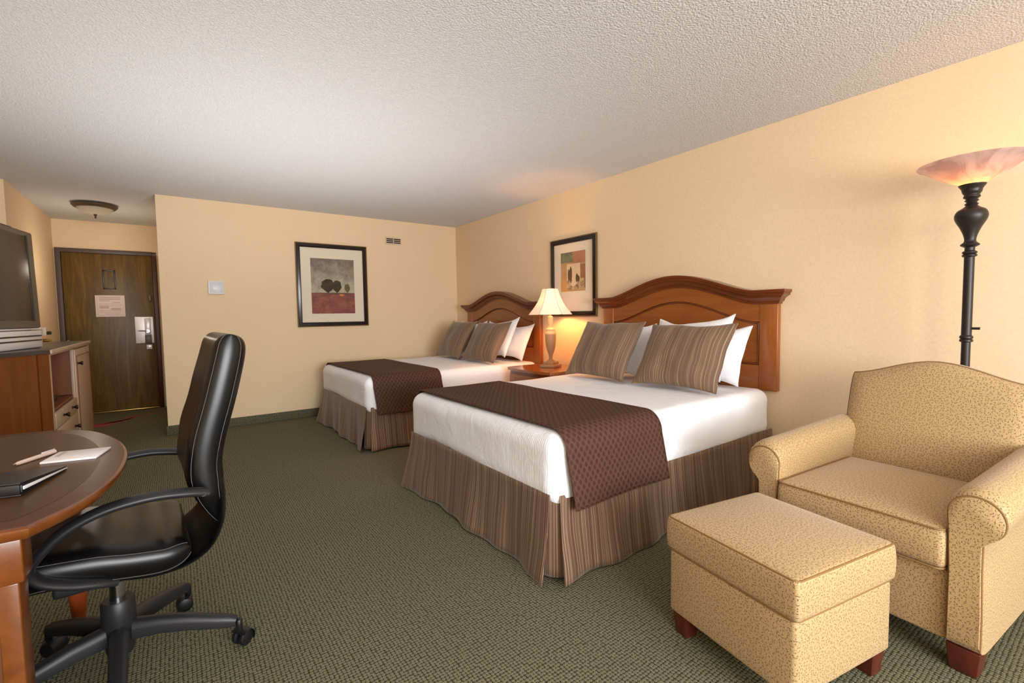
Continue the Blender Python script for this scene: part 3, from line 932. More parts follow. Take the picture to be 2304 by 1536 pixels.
# ------------------------------------------------------------------ hall ceiling light
t = thing('ceiling_light', 'bronze rimmed frosted bowl light on the hall ceiling', 'ceiling light', (-.63, 6.67, ZC - .125))
z_ = .124
b = MB().lathe([(1e-5, z_), (.150, z_), (.188, z_ - .010), (.192, z_ - .022), (.180, z_ - .030), (.176, z_ - .040), (.160, z_ - .050), (.152, z_ - .046), (1e-5, z_ - .044)], (0, 0, 0), 48)
b.build('rim', M['bronze'], t)
b = MB().lathe([(.1515, z_ - .0475), (.146, z_ - .062), (.120, z_ - .085), (.075, z_ - .100), (.03, z_ - .106), (1e-5, z_ - .107)], (0, 0, 0), 40)
b.build('glass_bowl', M['frost'], t)
b = MB().lathe([(1e-5, -.028), (.005, -.026), (.010, -.016), (.006, -.008), (.012, .004), (.016, .014), (1e-5, .0165)], (0, 0, 0), 16)
b.build('finial', M['bronze'], t)

# ------------------------------------------------------------------ floor lamp
FLX, FLY = 3.0, .512
t = thing('floor_lamp', 'dark iron torchiere floor lamp with glowing alabaster bowl behind the armchair', 'lamp', (FLX, FLY, 0))
b = MB().lathe([(1e-5, .001), (.14, .001), (.145, .012), (.13, .022), (.07, .034), (.03, .05), (.018, .07), (1e-5, .07)], (0, 0, 0), 36)
b.build('base', M['iron'], t)
def smooth(pts, n): return [(p.x, p.z) for p in spline([(r, 0, z) for r, z in pts], n)]
prof = [(1e-5, .07), (.0165, .07), (.0165, 1.010), (.024, 1.014), (.024, 1.022), (.020, 1.026), (.024, 1.030), (.024, 1.038), (.0185, 1.044), (.0185, 1.405), (.026, 1.410), (.027, 1.415), (.022, 1.420), (.027, 1.425), (.026, 1.430), (.018, 1.436)]
prof += smooth([(.018, 1.450), (.034, 1.462), (.021, 1.478), (.024, 1.505), (.037, 1.540), (.053, 1.572), (.058, 1.596), (.050, 1.618), (.030, 1.632), (.020, 1.642)], 46)
prof += smooth([(.025, 1.648), (.018, 1.656), (.025, 1.664), (.020, 1.670), (.030, 1.680), (.027, 1.690), (.034, 1.702), (.037, 1.716), (.047, 1.732)], 34) + [(.048, 1.736), (1e-5, 1.737)]
b = MB().lathe(prof, (0, 0, 0), 36)
b.build('pole', M['iron'], t)
b = MB().tube([(0, -.015, 1.075), (0, -.032, 1.075), (0, -.045, 1.075)], .006, 10, up=(0, 0, 1)); b.build('switch', M['black'], t)
BZ = 1.738
bowl = [(.030, BZ), (.052, BZ + .006), (.085, BZ + .022), (.125, BZ + .048), (.165, BZ + .078), (.184, BZ + .090), (.196, BZ + .096)]
b = MB().lathe([(1e-5, BZ + .0005)] + bowl + [(.198, BZ + .099), (.195, BZ + .100)], (0, 0, 0), 56)
b.build('bowl_shade', alabaster(), t, 60)

# ------------------------------------------------------------------ armchair and ottoman
def armchair():
    t = thing('armchair', 'gold sprig patterned armchair with rolled arms in the right corner by the floor lamp', 'armchair', (1.994, .629, 0), R(-5))
    S, Pp = M['sprig'], M['piping']
    AW0, AW1 = .272, .358
    # base and front rail
    b = MB().rbox((.40, 0, .207), (.76, .538, .236), .012, 3, 3); b.build('seat_base', S, t)
    # seat cushion, crowned
    def cush(o):
        x, y, z = o
        k = (1 - min(1, abs(y) / .26) ** 3) * (1 - min(1, abs(x - .29) / .31) ** 3)
        if z > .40: z += .022 * k
        if x < 0.02: x -= .012 * (1 - (abs(z - .397) / .07) ** 2)
        return (x, y, z)
    b = MB().rbox((.30, 0, .397), (.62, .534, .137), .020, 4, 10, 0, cush); cu = b.build('seat_cushion', S, t)
    def edge(z, r=.022):
        x0, x1, y1 = -.018, .60, .263
        pts = []
        for cx, cy, a0 in ((x0 + r, -y1 + r, PI), (x1 - r, -y1 + r, 1.5 * PI), (x1 - r, y1 - r, 0), (x0 + r, y1 - r, .5 * PI)):
            for k in range(6):
                a = a0 + k / 5 * PI / 2; pts.append((cx + r * math.cos(a), cy + r * math.sin(a), z))
        return pts + [pts[0]]
    b = MB().tube([cush((x, y, z)) for x, y, z in edge(.462)], .0034, 8); b.tube(edge(.333), .0034, 8)
    b.build('piping', Pp, cu)
    # arms
    cy, cz, r = .335, .541, .073
    def section():
        s = [(AW0, .088), (AW0, .20), (AW0, .35), (AW0 - .004, .46)]
        for k in range(0, 19):
            a = PI * .94 - k / 18 * (PI * .94 + .62 * PI / 2)
            s.append((cy + (r) * math.cos(a), cz + r * math.sin(a)))
        s += [(AW1 - .004, .455), (AW1 - .004, .36), (AW1, .2), (AW1, .088)]
        return s
    sec = section()
    for sg in (-1, 1):
        xs = [-.006, .002, .014, .034] + lsp(.06, .66, 14) + [.70]
        def ring(x, i):
            sc = [.86, .915, .965, .99][i] if i < 4 else 1.0
            rise = .032 * max(0, x / .7) ** 1.2
            c0 = (AW0 + AW1) / 2
            out = []
            for y, z in sec:
                zz = z + (rise if z > .3 else rise * (z - .088) / .212)
                y2 = c0 + (y - c0) * (sc if sc < 1 else 1); z2 = .34 + (zz - .34) * sc if sc < 1 else zz
                out.append((x, sg * y2, max(.088, z2)))
            return out
        rings = [ring(x, i) for i, x in enumerate(xs)]
        b = MB(); n = len(sec)
        for a, c in zip(rings, rings[1:]):
            b.strip(a + [a[0]], c + [c[0]])
        k = len(b.v); b.v += rings[0]; b.face(range(k, k + n)); k = len(b.v); b.v += rings[-1]; b.face(range(k, k + n))
        arm = b.build('arm', S, t, 50)
        pr = rings[1]
        MB().tube(pr, .0034, 8, up=(1, 0, 0), caps=True).build('piping', Pp, arm)
    # back: camel-backed pad leaning away from the seat
    HWb = .324
    def ztop(y): return .856 + .004 * (1 - abs(y) / HWb) + .070 * math.cos(PI / 2 * min(1, abs(y) / .31)) ** 1.7
    us = [math.sin(x) for x in lsp(-PI / 2, PI / 2, 41)]; vs = [(.5 + .5 * math.sin(x)) for x in lsp(-PI / 2, PI / 2, 31)]
    Tb = .17
    def mk(sg):
        def P(u, v):
            z = .30 + (ztop(u * HWb) - .30) * v
            y = u * (HWb + .016 * (1 - v))
            w_ = 2 * v - 1
            th = Tb / 2 * ((1 - abs(u) ** 10) * (1 - abs(w_) ** 9)) ** .35
            if sg > 0: th += .020 * (1 - u * u) * (1 - w_ * w_)
            cx = .700 + (z - .30) * .17
            return (cx - sg * th, y, z + sg * th * .17)
        return P
    b = MB(); b.grid(us, vs, mk(1)); b.grid(us, list(reversed(vs)), mk(-1))
    bk = b.build('backrest', S, t, 60, weld=2e-4)
    f = lambda u, v: mk(1)(u * .985, v * .985 + .004)
    pts = [f(-1, v) for v in vs] + [f(u, 1) for u in us[1:]] + [f(1, v) for v in reversed(vs[:-1])]
    MB().tube(pts, .0034, 8, up=(1, 0, 0)).build('piping', Pp, bk)
    for sx in (.06, .70):
        for sy in (-.31, .31):
            b = MB(); 
            def tp(o, sx=sx, sy=sy):
                k = .78 + .22 * o[2] / .09
                return (sx + (o[0] - sx) * k, sy + (o[1] - sy) * k, o[2])
            b.rbox((sx, sy, .0445), (.085, .085, .087), .004, 2, 1, 0, tp); b.build('leg', M['footwood'], t)
    return t
armchair()

def ottoman():
    t = thing('ottoman', 'square gold sprig patterned ottoman in front of the armchair', 'ottoman', (1.618, .733, 0), R(-10.5))
    S = M['sprig']
    W_ = .475
    def f1(o):
        x, y, z = o
        k = (1 - min(1, abs(x) / .24) ** 2.5) * (1 - min(1, abs(y) / .24) ** 2.5)
        if z > .39: z += .018 * k
        if .30 < z < .435:
            bl = .007 * (1 - ((z - .372) / .075) ** 2)
            if abs(x) > .21: x += math.copysign(bl, x)
            if abs(y) > .21: y += math.copysign(bl, y)
        return (x, y, z)
    b = MB().rbox((0, 0, .3745), (W_ + .006, W_ + .006, .121), .014, 4, 12, 0, f1); cu = b.build('top_cushion', S, t)
    def loop(h, z, r=.02, f=None):
        pts = []
        for cx, cy, a0 in ((-h + r, -h + r, PI), (h - r, -h + r, 1.5 * PI), (h - r, h - r, 0), (-h + r, h - r, .5 * PI)):
            for k in range(6):
                a = a0 + k / 5 * PI / 2; p = (cx + r * math.cos(a), cy + r * math.sin(a), z); pts.append(f(p) if f else p)
        # densify straight runs
        out = []
        for p, q in zip(pts, pts[1:] + [pts[0]]):
            for k in range(4): out.append(tuple(p[i] + (q[i] - p[i]) * k / 4 for i in range(3)))
        return out + [out[0]]
    h = (W_ + .006) / 2
    b = MB().tube(loop(h - .004, .430, .018, f1), .0032, 8); b.tube(loop(h - .002, .316), .0032, 8)
    b.build('piping', M['piping'], cu)
    b = MB().rbox((0, 0, .196), (W_, W_, .232), .016, 4, 4, .004); b.build('upholstered_base', S, t)
    for sx in (-1, 1):
        for sy in (-1, 1):
            cx, cy = sx * .195, sy * .195
            def tp(o, cx=cx, cy=cy):
                k = .76 + .24 * o[2] / .08
                return (cx + (o[0] - cx) * k, cy + (o[1] - cy) * k, o[2])
            MB().rbox((cx, cy, .0405), (.066, .066, .079), .003, 2, 1, 0, tp).build('leg', M['footwood'], t)
    return t
ottoman()

# ------------------------------------------------------------------ desk
DT = .76
outline = [(-1.35, 1.395), (-.298, 1.316), (-.256, 1.312), (-.238, 1.341), (-.210, 1.384), (-.180, 1.446), (-.156, 1.529), (-.139, 1.642), (-.134, 1.791), (-.143, 1.929), (-.170, 2.074), (-.219, 2.231), (-.280, 2.349), (-.365, 2.428), (-.466, 2.462), (-.60, 2.468), (-1.35, 2.47)]
curve = [(p.x, p.y) for p in spline([(x, y, 0) for x, y in outline[2:15]], 60)]
outer = [outline[0]] + curve + [(-.60, 2.468), (-1.35, 2.47)]
def inset(poly, d):
    n = len(poly); out = []
    for i in range(n):
        p0, p, p1 = Vector(poly[i - 1]), Vector(poly[i]), Vector(poly[(i + 1) % n])
        a = (p - p0).normalized(); c = (p1 - p).normalized()
        na, nc = Vector((-a.y, a.x)), Vector((-c.y, c.x))
        m = (na + nc); m = m.normalized() / max(.45, m.normalized().dot(na))
        q = p + m * d; out.append((q.x, q.y))
    return out
t = thing('desk', 'brown wood desk with bowed front under the notepad and binder at left edge', 'desk', (-.8, 1.88, 0))
ox, oy = -.8, 1.88
def loc2(poly): return [(x - ox, y - oy) for x, y in poly]
b = MB()
levels = [(-.028, .016), (-.026, .008), (-.018, .002), (-.010, .0), (-.004, .001), (-.001, .004), (0, .009)]
def far_from_edge(p, d):
    best = 9
    for a, c in zip(outer, outer[1:] + outer[:1]):
        A, C_, P_ = Vector(a), Vector(c), Vector(p); D = C_ - A
        k_ = max(0, min(1, (P_ - A).dot(D) / max(1e-9, D.dot(D)))); best = min(best, (P_ - A - D * k_).length)
    return best > d * .985
def safe_inset(d): return [p for p in inset(outer, d) if far_from_edge(p, d)]
rows = [[(x, y, DT + dz) for x, y in loc2(inset(outer, di))] for dz, di in levels]
for a, c in zip(rows, rows[1:]): b.strip(a + [a[0]], c + [c[0]], 2)
k = len(b.v); b.v += rows[0]; b.face(range(k, k + len(rows[0])), None, 2)
k = len(b.v); b.v += rows[-1]; b.face(range(k, k + len(rows[-1])), None, 1)
inn = [(x, y, DT + .0004) for x, y in loc2(safe_inset(.062))]
k = len(b.v); b.v += inn; b.face(range(k, k + len(inn)), None, 0)
b.build('desk_top', [M['desktop'], M['deskborder'], M['deskedge']], t, 35)
apron = safe_inset(.24)
MB().prism(loc2(apron), .665, DT - .0285).build('apron', M['desk_dark'], t)
# near end pedestal with framed panel
b = MB()
def pedestal(o): return o
b.rbox((-1.345 / 2 - .275 / 2 - ox + .005, 1.375 - oy, .685), (1.065, .075, .092), .004, 2)
ap = b.build('pedestal_rail', M['deskedge'], t)
b = MB().rbox((-.8 - ox, 1.385 - oy, .3185), (1.03, .055, .635), .003, 2); b.build('end_panel', M['deskpanel'], t)
b = MB().rbox((-.300 - ox, 1.385 - oy, .3185), (.034, .068, .636), .004, 2); b.build('panel_stile', M['deskedge'], t)
b = MB().rbox((-1.33 - ox, 1.93 - oy, .3185), (.02, .95, .60), .003, 2); b.build('back_panel', M['desk_dark'], t)
for (lx_, ly_) in ((-.345, 2.365), (-1.25, 2.365)):
    b = MB().lathe([(1e-5, .002), (.018, .002), (.021, .015), (.016, .03), (.021, .05), (.030, .16), (.038, .34), (.040, .50), (.034, .53), (.042, .55), (.042, .664), (1e-5, .664)], (lx_ - ox, ly_ - oy, 0), 26)
    b.build('turned_leg', M['legred'], t)

# things on the desk
def quad_sheet(pts, z0, th):
    c = Vector((sum(p[0] for p in pts) / 4, sum(p[1] for p in pts) / 4, 0)); return c
o = thing('notepad', 'white notepad lying on the desk beside the pen', 'notepad', (-.258, 1.912, DT + .0008), R(-12))
b = MB().rbox((0, 0, .003), (.128, .118, .006), .001, 1); b.build('pages', M['paper'], o)
b = MB().box((-.045, 0.02, .0063), (.010, .060, .0004)); b.build('printed_heading', M['print'], o)
o = thing('pen', 'pale plastic pen lying on the desk next to the notepad', 'pen', (-.352, 1.943, DT + .0072), R(59))
b = MB().lathe([(1e-5, -.065), (.003, -.064), (.0055, -.055), (.006, 0), (.006, .062), (1e-5, .064)], (0, 0, 0), 14, axis=0); b.build('barrel', M['clearplastic'], o)
b = MB().rbox((.040, 0, .0075), (.045, .003, .003), .001, 1); b.build('clip', M['silver'], o)
MB().lathe([(1e-5, -.070), (.0015, -.069), (.0028, -.064), (1e-5, -.0638)], (0, 0, 0), 10, axis=0).build('tip', M['chrome'], o)
o = thing('binder', 'black leatherette binder with silver spine edge on the desk', 'binder', (-.285, 1.655, DT + .0008), R(-14))
# local: +y along the spine edge, body extends to -x; the folder thins towards its far end
wf = lambda p: (p[0], p[1], p[2] * (1 - .70 * (p[1] + .1075) / .215))
b = MB()
b.rbox((-.125, 0, .0025), (.25, .215, .005), .002, 1, 2, 0, wf)
b.rbox((-.125, 0, .0305), (.25, .215, .005), .002, 1, 2, 0, wf)
b.build('cover', M['binder'], o)
b = MB().rbox((-.115, 0, .0165), (.20, .200, .021), .001, 1, 2, 0, wf); b.build('pages', M['binder'], o)
b = MB().rbox((-.252, 0, .0165), (.006, .215, .033), .002, 1, 2, 0, wf); b.rbox((-.125, -.104, .0165), (.245, .006, .0225), .001, 1, 1, 0, wf)
b.build('spine', M['binder'], o)
b = MB().rbox((-.004, 0, .017), (.010, .205, .021), .003, 2, 2, 0, wf); b.build('edge_flap', M['black'], o)
b = MB().rbox((.0015, 0, .0185), (.003, .200, .009), .001, 1, 2, 0, wf); b.build('metal_edge', M['silver'], o)

# ------------------------------------------------------------------ office chair
def office_chair():
    t = thing('office_chair', 'black leather office chair with loop arms tucked under the desk', 'office chair', (-.193, 1.972, 0), R(3))
    LE, PL = M['leather'], M['chairplastic']
    # five-star base
    b = MB().lathe([(1e-5, .075), (.034, .075), (.038, .09), (.042, .16), (.046, .165), (.045, .25), (.040, .258), (.024, .258), (1e-5, .257)], (0, 0, 0), 32)
    hub = b.build('hub', PL, t)
    b = MB().lathe([(1e-5, .257), (.0205, .257), (.0205, .335), (.024, .336), (.024, .350), (1e-5, .350)], (0, 0, 0), 24); b.build('gas_lift', M['chrome'], t)
    for k in range(5):
        a = R(-15.2 - 3 + 72 * k)
        ca, sa = math.cos(a), math.sin(a)
        W = lambda r, z, s=0: (r * ca - s * sa, r * sa + s * ca, z)
        pts = [W(.040, .150), W(.12, .146), (W(.20, .132)), W(.27, .114), W(.315, .104), W(.335, .098)]
        sec = [(-.030, -.024), (-.032, .002), (-.026, .018), (-.012, .024), (.012, .024), (.026, .018), (.032, .002), (.030, -.024)]
        sc = [(.8, 1.2), (.78, 1.05), (.74, .95), (.68, .85), (.62, .75), (.5, .55)]
        b = MB().sweep(pts, sec, (0, 0, 1), scale=sc)
        leg = b.build('base_leg', PL, t, 50)
        ca_ = MB()
        for s in (-1, 1):
            w_ = MB().lathe([(1e-5, -.010), (.018, -.010), (.026, -.006), (.027, 0), (.026, .006), (.018, .010), (1e-5, .010)], (0, 0, 0), 22, axis=1)
            for (x, y, z) in w_.v: pass
            base = len(ca_.v)
            sw = a + .9 + k * 1.3
            for (x, y, z) in w_.v:
                y2 = y + s * .016
                xx = x * math.cos(sw) - y2 * math.sin(sw); yy = x * math.sin(sw) + y2 * math.cos(sw)
                p = W(.343, 0); ca_.v.append((p[0] + xx + .012 * math.cos(sw), p[1] + yy + .012 * math.sin(sw), z + .0275))
            for f_ in w_.f: ca_.face([base + i for i in f_])
        # hood and stem
        p = W(.343, 0); cx, cy = p[0] + .012 * math.cos(sw), p[1] + .012 * math.sin(sw)
        us = lsp(-.2 * PI, .75 * PI, 12)
        def H(u, v):
            y2 = v * .030
            x, z = .031 * math.cos(u) * (1 - .12 * abs(v)), .031 * math.sin(u) * (1 - .10 * abs(v))
            return (cx + x * math.cos(sw) - y2 * math.sin(sw), cy + x * math.sin(sw) + y2 * math.cos(sw), z + .0285)
        ca_.grid(us, lsp(-1, 1, 7), H)
        ca_.cyl((p[0], p[1], .055), .011, .045, 14)
        ca_.build('caster', M['black'], leg, 50)
    # under-seat mechanism
    b = MB().rbox((-.03, 0, .368), (.22, .20, .036), .01, 3); b.build('tilt_mechanism', PL, t)
    # seat pad: curve in (x,z), swept across y
    scurve = spline([(-.300, 0, .426), (-.270, 0, .454), (-.18, 0, .472), (-.06, 0, .462), (.05, 0, .440), (.13, 0, .430), (.195, 0, .444)], 40)
    def pad(curve, hw, T, p, q, wrap, crown, name, pleats=0):
        n = len(curve)
        us = [math.sin(x) for x in lsp(-PI / 2, PI / 2, 33)]; vs = [.5 + .5 * math.sin(x) for x in lsp(-PI / 2, PI / 2, 41)]
        def at(v):
            x = v * (n - 1); k = min(int(x), n - 2); f = x - k
            P_ = curve[k].lerp(curve[k + 1], f); T_ = (curve[k + 1] - curve[k]).normalized()
            return P_, Vector((-T_.z, 0, T_.x))           # normal
        def mk(sg):
            def P(u, v):
                c, nr = at(v); w_ = 2 * v - 1
                h_ = hw(v)
                th = T(v) / 2 * (1 - abs(u) ** p) ** .5 * (1 - abs(w_) ** q) ** .42
                off = sg * th + wrap * abs(u) ** 2.4
                if sg > 0: off += crown * (1 - u * u) * (1 - w_ * w_) + pleats * .003 * math.sin(w_ * 16) * (1 - u ** 4) * (1 - w_ ** 2)
                q_ = c + nr * off
                return (q_.x, u * h_, q_.z)
            return P
        b = MB(); b.grid(us, vs, mk(1)); b.grid(us, list(reversed(vs)), mk(-1))
        o_ = b.build(name, LE, t, 65, weld=2e-4)
        for sg in (1, -1):
            f = mk(sg); e = .958
            for s_ in (-1, 1):
                pts = [Vector(f(s_ * e, v)) for v in vs[3:-3]]
                MB().tube([(p_.x, p_.y * 1.004, p_.z) for p_ in pts], .0010, 5, up=(0, 1, 0)).build('stitching', M['stitch'], o_)
        return o_
    pad(scurve, lambda v: .245 * (1 - .10 * abs(2 * v - 1) ** 6), lambda v: .100, 14, 7, .010, .012, 'seat', 1)
    bcurve = spline([(.292, 0, .500), (.270, 0, .57), (.254, 0, .64), (.252, 0, .71), (.270, 0, .80), (.304, 0, .92), (.336, 0, 1.05), (.348, 0, 1.118)], 44)
    pad(bcurve, lambda v: .232 - .030 * v ** 2 - .05 * max(0, .2 - v) / .2, lambda v: .034 + .068 * min(1, v / .3), 14, 9, .015, .008, 'backrest', 1)
    # outer shell joining seat and back
    sh = spline([(.01, 0, .388), (.10, 0, .374), (.185, 0, .384), (.250, 0, .424), (.286, 0, .495), (.294, 0, .58), (.288, 0, .69), (.296, 0, .77), (.304, 0, .84), (.306, 0, .90)], 60)
    b = MB()
    nrm = []
    for i in range(len(sh)):
        T_ = (sh[min(i + 1, len(sh) - 1)] - sh[max(i - 1, 0)]).normalized(); nrm.append(Vector((-T_.z, 0, T_.x)))
    def S_(sg):
        def P(u, i):
            w_ = .195 + .03 * math.sin(PI * i / (len(sh) - 1)) - .03 * max(0, i / (len(sh) - 1) - .85) / .15
            q_ = sh[i] + nrm[i] * (sg * .011 * (1 - abs(u) ** 8) ** .5 + .014 * abs(u) ** 3)
            return (q_.x, u * w_, q_.z)
        return P
    us = [math.sin(x) for x in lsp(-PI / 2, PI / 2, 21)]
    idx = list(range(len(sh))); b.grid(us, idx, S_(1)); b.grid(us, list(reversed(idx)), S_(-1))
    b.build('outer_shell', LE, t, 60)
    # loop arms
    for sg in (-1, 1):
        y1, y2 = sg * .283, sg * .215
        pts = spline([(.236, sg * .274, .634), (.19, y1, .648), (.10, sg * .290, .660), (.0, sg * .290, .650), (-.08, sg * .286, .616), (-.135, sg * .280, .564), (-.158, sg * .272, .522), (-.140, sg * .262, .484), (-.09, sg * .25, .452), (-.03, sg * .235, .428), (.005, sg * .215, .412)], 60)
        sec = [(.024 * math.cos(a), .0135 * math.sin(a)) for a in [2 * PI * i / 14 for i in range(14)]]
        # build with explicit frames so that the flat side follows the loop
        b = MB(); n = len(pts); rings = []
        for i, p_ in enumerate(pts):
            T_ = (pts[min(i + 1, n - 1)] - pts[max(i - 1, 0)]).normalized()
            Y = Vector((0, 1, 0)); Y = (Y - T_ * T_.dot(Y)).normalized(); N_ = T_.cross(Y)
            w_ = 1.0 + .15 * math.sin(PI * i / n)
            rings.append([p_ + Y * a_ * w_ + N_ * c_ for a_, c_ in sec])
        for a_, c_ in zip(rings, rings[1:]): b.strip(a_ + [a_[0]], c_ + [c_[0]])
        k = len(b.v); b.v += rings[0]; b.face(range(k, k + 14)); k = len(b.v); b.v += rings[-1]; b.face(range(k, k + 14))
        b.v = [tuple(x) for x in b.v]
        arm = b.build('armrest', PL, t, 50)
        yy = sg * .297
        MB().lathe([(1e-5, -.003), (.008, -.003), (.008, .003), (1e-5, .003)], (.226, yy, .638), 14, axis=1).build('bolt', M['black'], arm)
    return t
office_chair()

# ------------------------------------------------------------------ dresser with its angled near end
DXF, DY0, DY1, DZT = -.664, 4.172, 5.885, .99
t = thing('media_dresser', 'wooden media dresser with painted-in pale reflection on its front and open shelf under the television', 'dresser', (-1.0, 5.0, 0))
ox, oy = -1.0, 5.0
dirv = Vector((-math.sin(R(34.4)), -math.cos(R(34.4))))
nk = Vector((DXF, DY0)); nl = nk + dirv * .90
XB = XL + .02
def pl(pts): return [(x - ox, y - oy) for x, y in pts]
topo = [(DXF + .006, DY0 - .004), (DXF + .006, DY1), (XB, DY1), (XB, nl.y - .012), (nl.x + .008, nl.y - .012)]
b = MB().prism(pl(topo), DZT - .024, DZT); b.build('top_slab', M['dressertop'], t)
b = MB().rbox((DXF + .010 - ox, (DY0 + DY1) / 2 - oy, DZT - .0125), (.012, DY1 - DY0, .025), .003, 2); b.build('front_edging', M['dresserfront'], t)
# angled end panel + stile
e1 = nk - dirv * 0 + dirv * .035
def wallpanel(p, q, th, z0, z1, mt, nm):
    p, q = Vector(p), Vector(q); D = (q - p).normalized(); N = Vector((D.y, -D.x))
    poly = [p, q, q - N * th, p - N * th]
    if ((poly[2] - Vector((-1.2, 5.0))).length > (poly[1] - Vector((-1.2, 5.0))).length): poly = [p, q, q + N * th, p + N * th]
    MB().prism(pl([(a.x, a.y) for a in poly]), z0, z1).build(nm, M[mt], t)
wallpanel(nk, nk + dirv * .072, .03, .0, DZT - .025, 'dresser', 'corner_stile')
wallpanel(nk + dirv * .084, nl, .02, .0, DZT - .025, 'dresser', 'end_panel')
wallpanel(nk + dirv * .074 - Vector((.012, -.004)), nk + dirv * .084 - Vector((.012, -.004)), .012, .0, DZT - .025, 'groove', 'end_groove')
# face frame
FY = [DY0 + .002, 4.225, 5.045, 5.075, 5.84, DY1]
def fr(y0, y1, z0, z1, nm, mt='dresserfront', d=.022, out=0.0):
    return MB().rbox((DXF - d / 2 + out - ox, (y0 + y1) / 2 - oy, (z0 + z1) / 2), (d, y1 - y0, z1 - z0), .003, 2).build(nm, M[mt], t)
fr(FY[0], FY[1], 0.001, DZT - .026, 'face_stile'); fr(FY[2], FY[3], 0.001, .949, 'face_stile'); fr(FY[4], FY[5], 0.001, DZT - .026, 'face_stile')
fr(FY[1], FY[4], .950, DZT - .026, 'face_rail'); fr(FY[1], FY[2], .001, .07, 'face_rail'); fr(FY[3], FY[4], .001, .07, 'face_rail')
# carcass: shelf, niche lining, back
b = MB()
b.box((-.96 - ox, 5.02 - oy, .578), (.56, 1.60, .018)); b.build('shelf', M['niche'], t)
b = MB().box((-1.03 - ox, 5.062 - oy, .765), (.70, .018, .35)); b.box((-1.26 - ox, 4.62 - oy, .765), (.018, .86, .35)); b.build('niche_lining', M['niche'], t)
b = MB().box((-1.03 - ox, 5.875 - oy, .48), (.72, .018, .96)); b.build('far_end_panel', M['dresser'], t)
b = MB().box((-1.05 - ox, 5.02 - oy, .30), (.50, 1.5, .50)); b.build('carcass', M['niche'], t)
def knob(parent, y, z):
    k = MB().lathe([(1e-5, 0), (.010, 0), (.007, .010), (.010, .018), (.017, .026), (.015, .034), (1e-5, .036)], (DXF + .006 - ox, y - oy, z), 16, axis=0)
    k.build('knob', M['knob'], parent)
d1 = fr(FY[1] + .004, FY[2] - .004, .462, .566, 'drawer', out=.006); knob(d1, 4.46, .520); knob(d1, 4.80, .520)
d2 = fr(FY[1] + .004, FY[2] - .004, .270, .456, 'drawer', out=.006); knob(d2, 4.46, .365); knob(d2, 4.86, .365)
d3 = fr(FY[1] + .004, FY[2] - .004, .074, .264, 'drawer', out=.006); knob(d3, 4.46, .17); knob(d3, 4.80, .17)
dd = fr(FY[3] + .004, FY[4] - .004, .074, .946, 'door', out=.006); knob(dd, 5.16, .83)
b = MB(); y0, y1, z0, z1 = FY[3] + .05, FY[4] - .05, .13, .89
gp = [(y0, z0), (y1, z0), (y1, z1), (y0, z1), (y0, z0)]
b.tube([(DXF + .0065 - ox, y - oy, z) for y, z in gp], .005, 6, up=(1, 0, 0)); b.build('door_bead', M['niche'], dd)

o = thing('drinks_tray', 'small black tray box sitting on the open dresser shelf', 'tray', (-.85, 4.62, .588))
b = MB().rbox((0, 0, .006), (.22, .46, .010), .003, 2); b.build('tray_base', M['black'], o)
b = MB()
for x_ in (-.107, .107): b.rbox((x_, 0, .022), (.008, .46, .024), .002, 1)
for y_ in (-.226, .226): b.rbox((0, y_, .022), (.206, .008, .024), .002, 1)
b.build('tray_rim', M['black'], o)
o = thing('ice_bucket', 'squat black container standing on the tray in the dresser', 'container', (-.86, 4.66, .5995))
MB().lathe([(1e-5, 0), (.070, 0), (.078, .01), (.084, .07), (.080, .08), (1e-5, .08)], (0, 0, 0), 28).build('container_body', M['black'], o)
MB().lathe([(1e-5, .0805), (.087, .0805), (.087, .088), (.02, .096), (.016, .108), (1e-5, .109)], (0, 0, 0), 28).build('lid', M['black'], o)

# ------------------------------------------------------------------ television
TA = 11.0
TVT = R(1.2)
t = thing('television', 'grey flat television on a silver speaker stand on top of the dresser', 'television', (-.828, 4.30, DZT + .001), R(-TA))
# local +x is the viewing direction, +y runs along the screen to the far end
Lh = .42
YO = -.06
b = MB().rbox((-.055, YO, .470), (.09, 2 * Lh, .665), .012, 3); b.build('cabinet', M['bezel'], t)
b = MB().rbox((-.16, YO, .47), (.14, .62, .48), .05, 4); b.build('rear_housing', M['black'], t)
b = MB().rbox((-.0088, YO, .478), (.004, 2 * Lh - .20, .575), .002, 1); b.build('screen', M['screen'], t)
for y_ in (YO - Lh + .094, YO + Lh - .094): MB().rbox((-.0085, y_, .478), (.007, .022, .585), .002, 1).build('screen_gap', M['black'], t)
b = MB().rbox((-.050, YO + .02, .1325), (.11, 2 * Lh + .01, .010), .004, 2); b.build('lower_trim', M['silver'], t)
b = MB().rbox((-.045, YO - .01, .062), (.10, 2 * Lh - .04, .124), .014, 3); sb = b.build('speaker_stand', M['silver'], t)
b = MB()
for z_, w_ in ((.085, .010), (.055, .010)): b.rbox((.0055, YO + .06, z_), (.004, .62, w_), .001, 1)
b.build('speaker_slot', M['black'], sb)
MB().rbox((.010, YO + Lh - .016, .112), (.022, .016, .060), .004, 2).build('side_bracket', M['navy'], sb)
MB().lathe([(1e-5, 0), (.011, 0), (.011, .030), (.007, .032), (.007, .048), (1e-5, .048)], (-.004, YO + Lh - .004, .048), 14, axis=0).build('plug', M['brass'], sb)
MB().lathe([(1e-5, 0), (.012, 0), (.012, .020), (1e-5, .022)], (.021, YO + Lh - .004, .100), 14, axis=0).build('cable_end', M['black'], sb)
MB().rbox((-.06, YO + Lh + .010, .58), (.010, .020, .012), .002, 1).build('side_button', M['black'], t)
b = MB().rbox((-.06, YO + .16, .808), (.05, .12, .012), .003, 2); b.build('top_controls', M['black'], t)
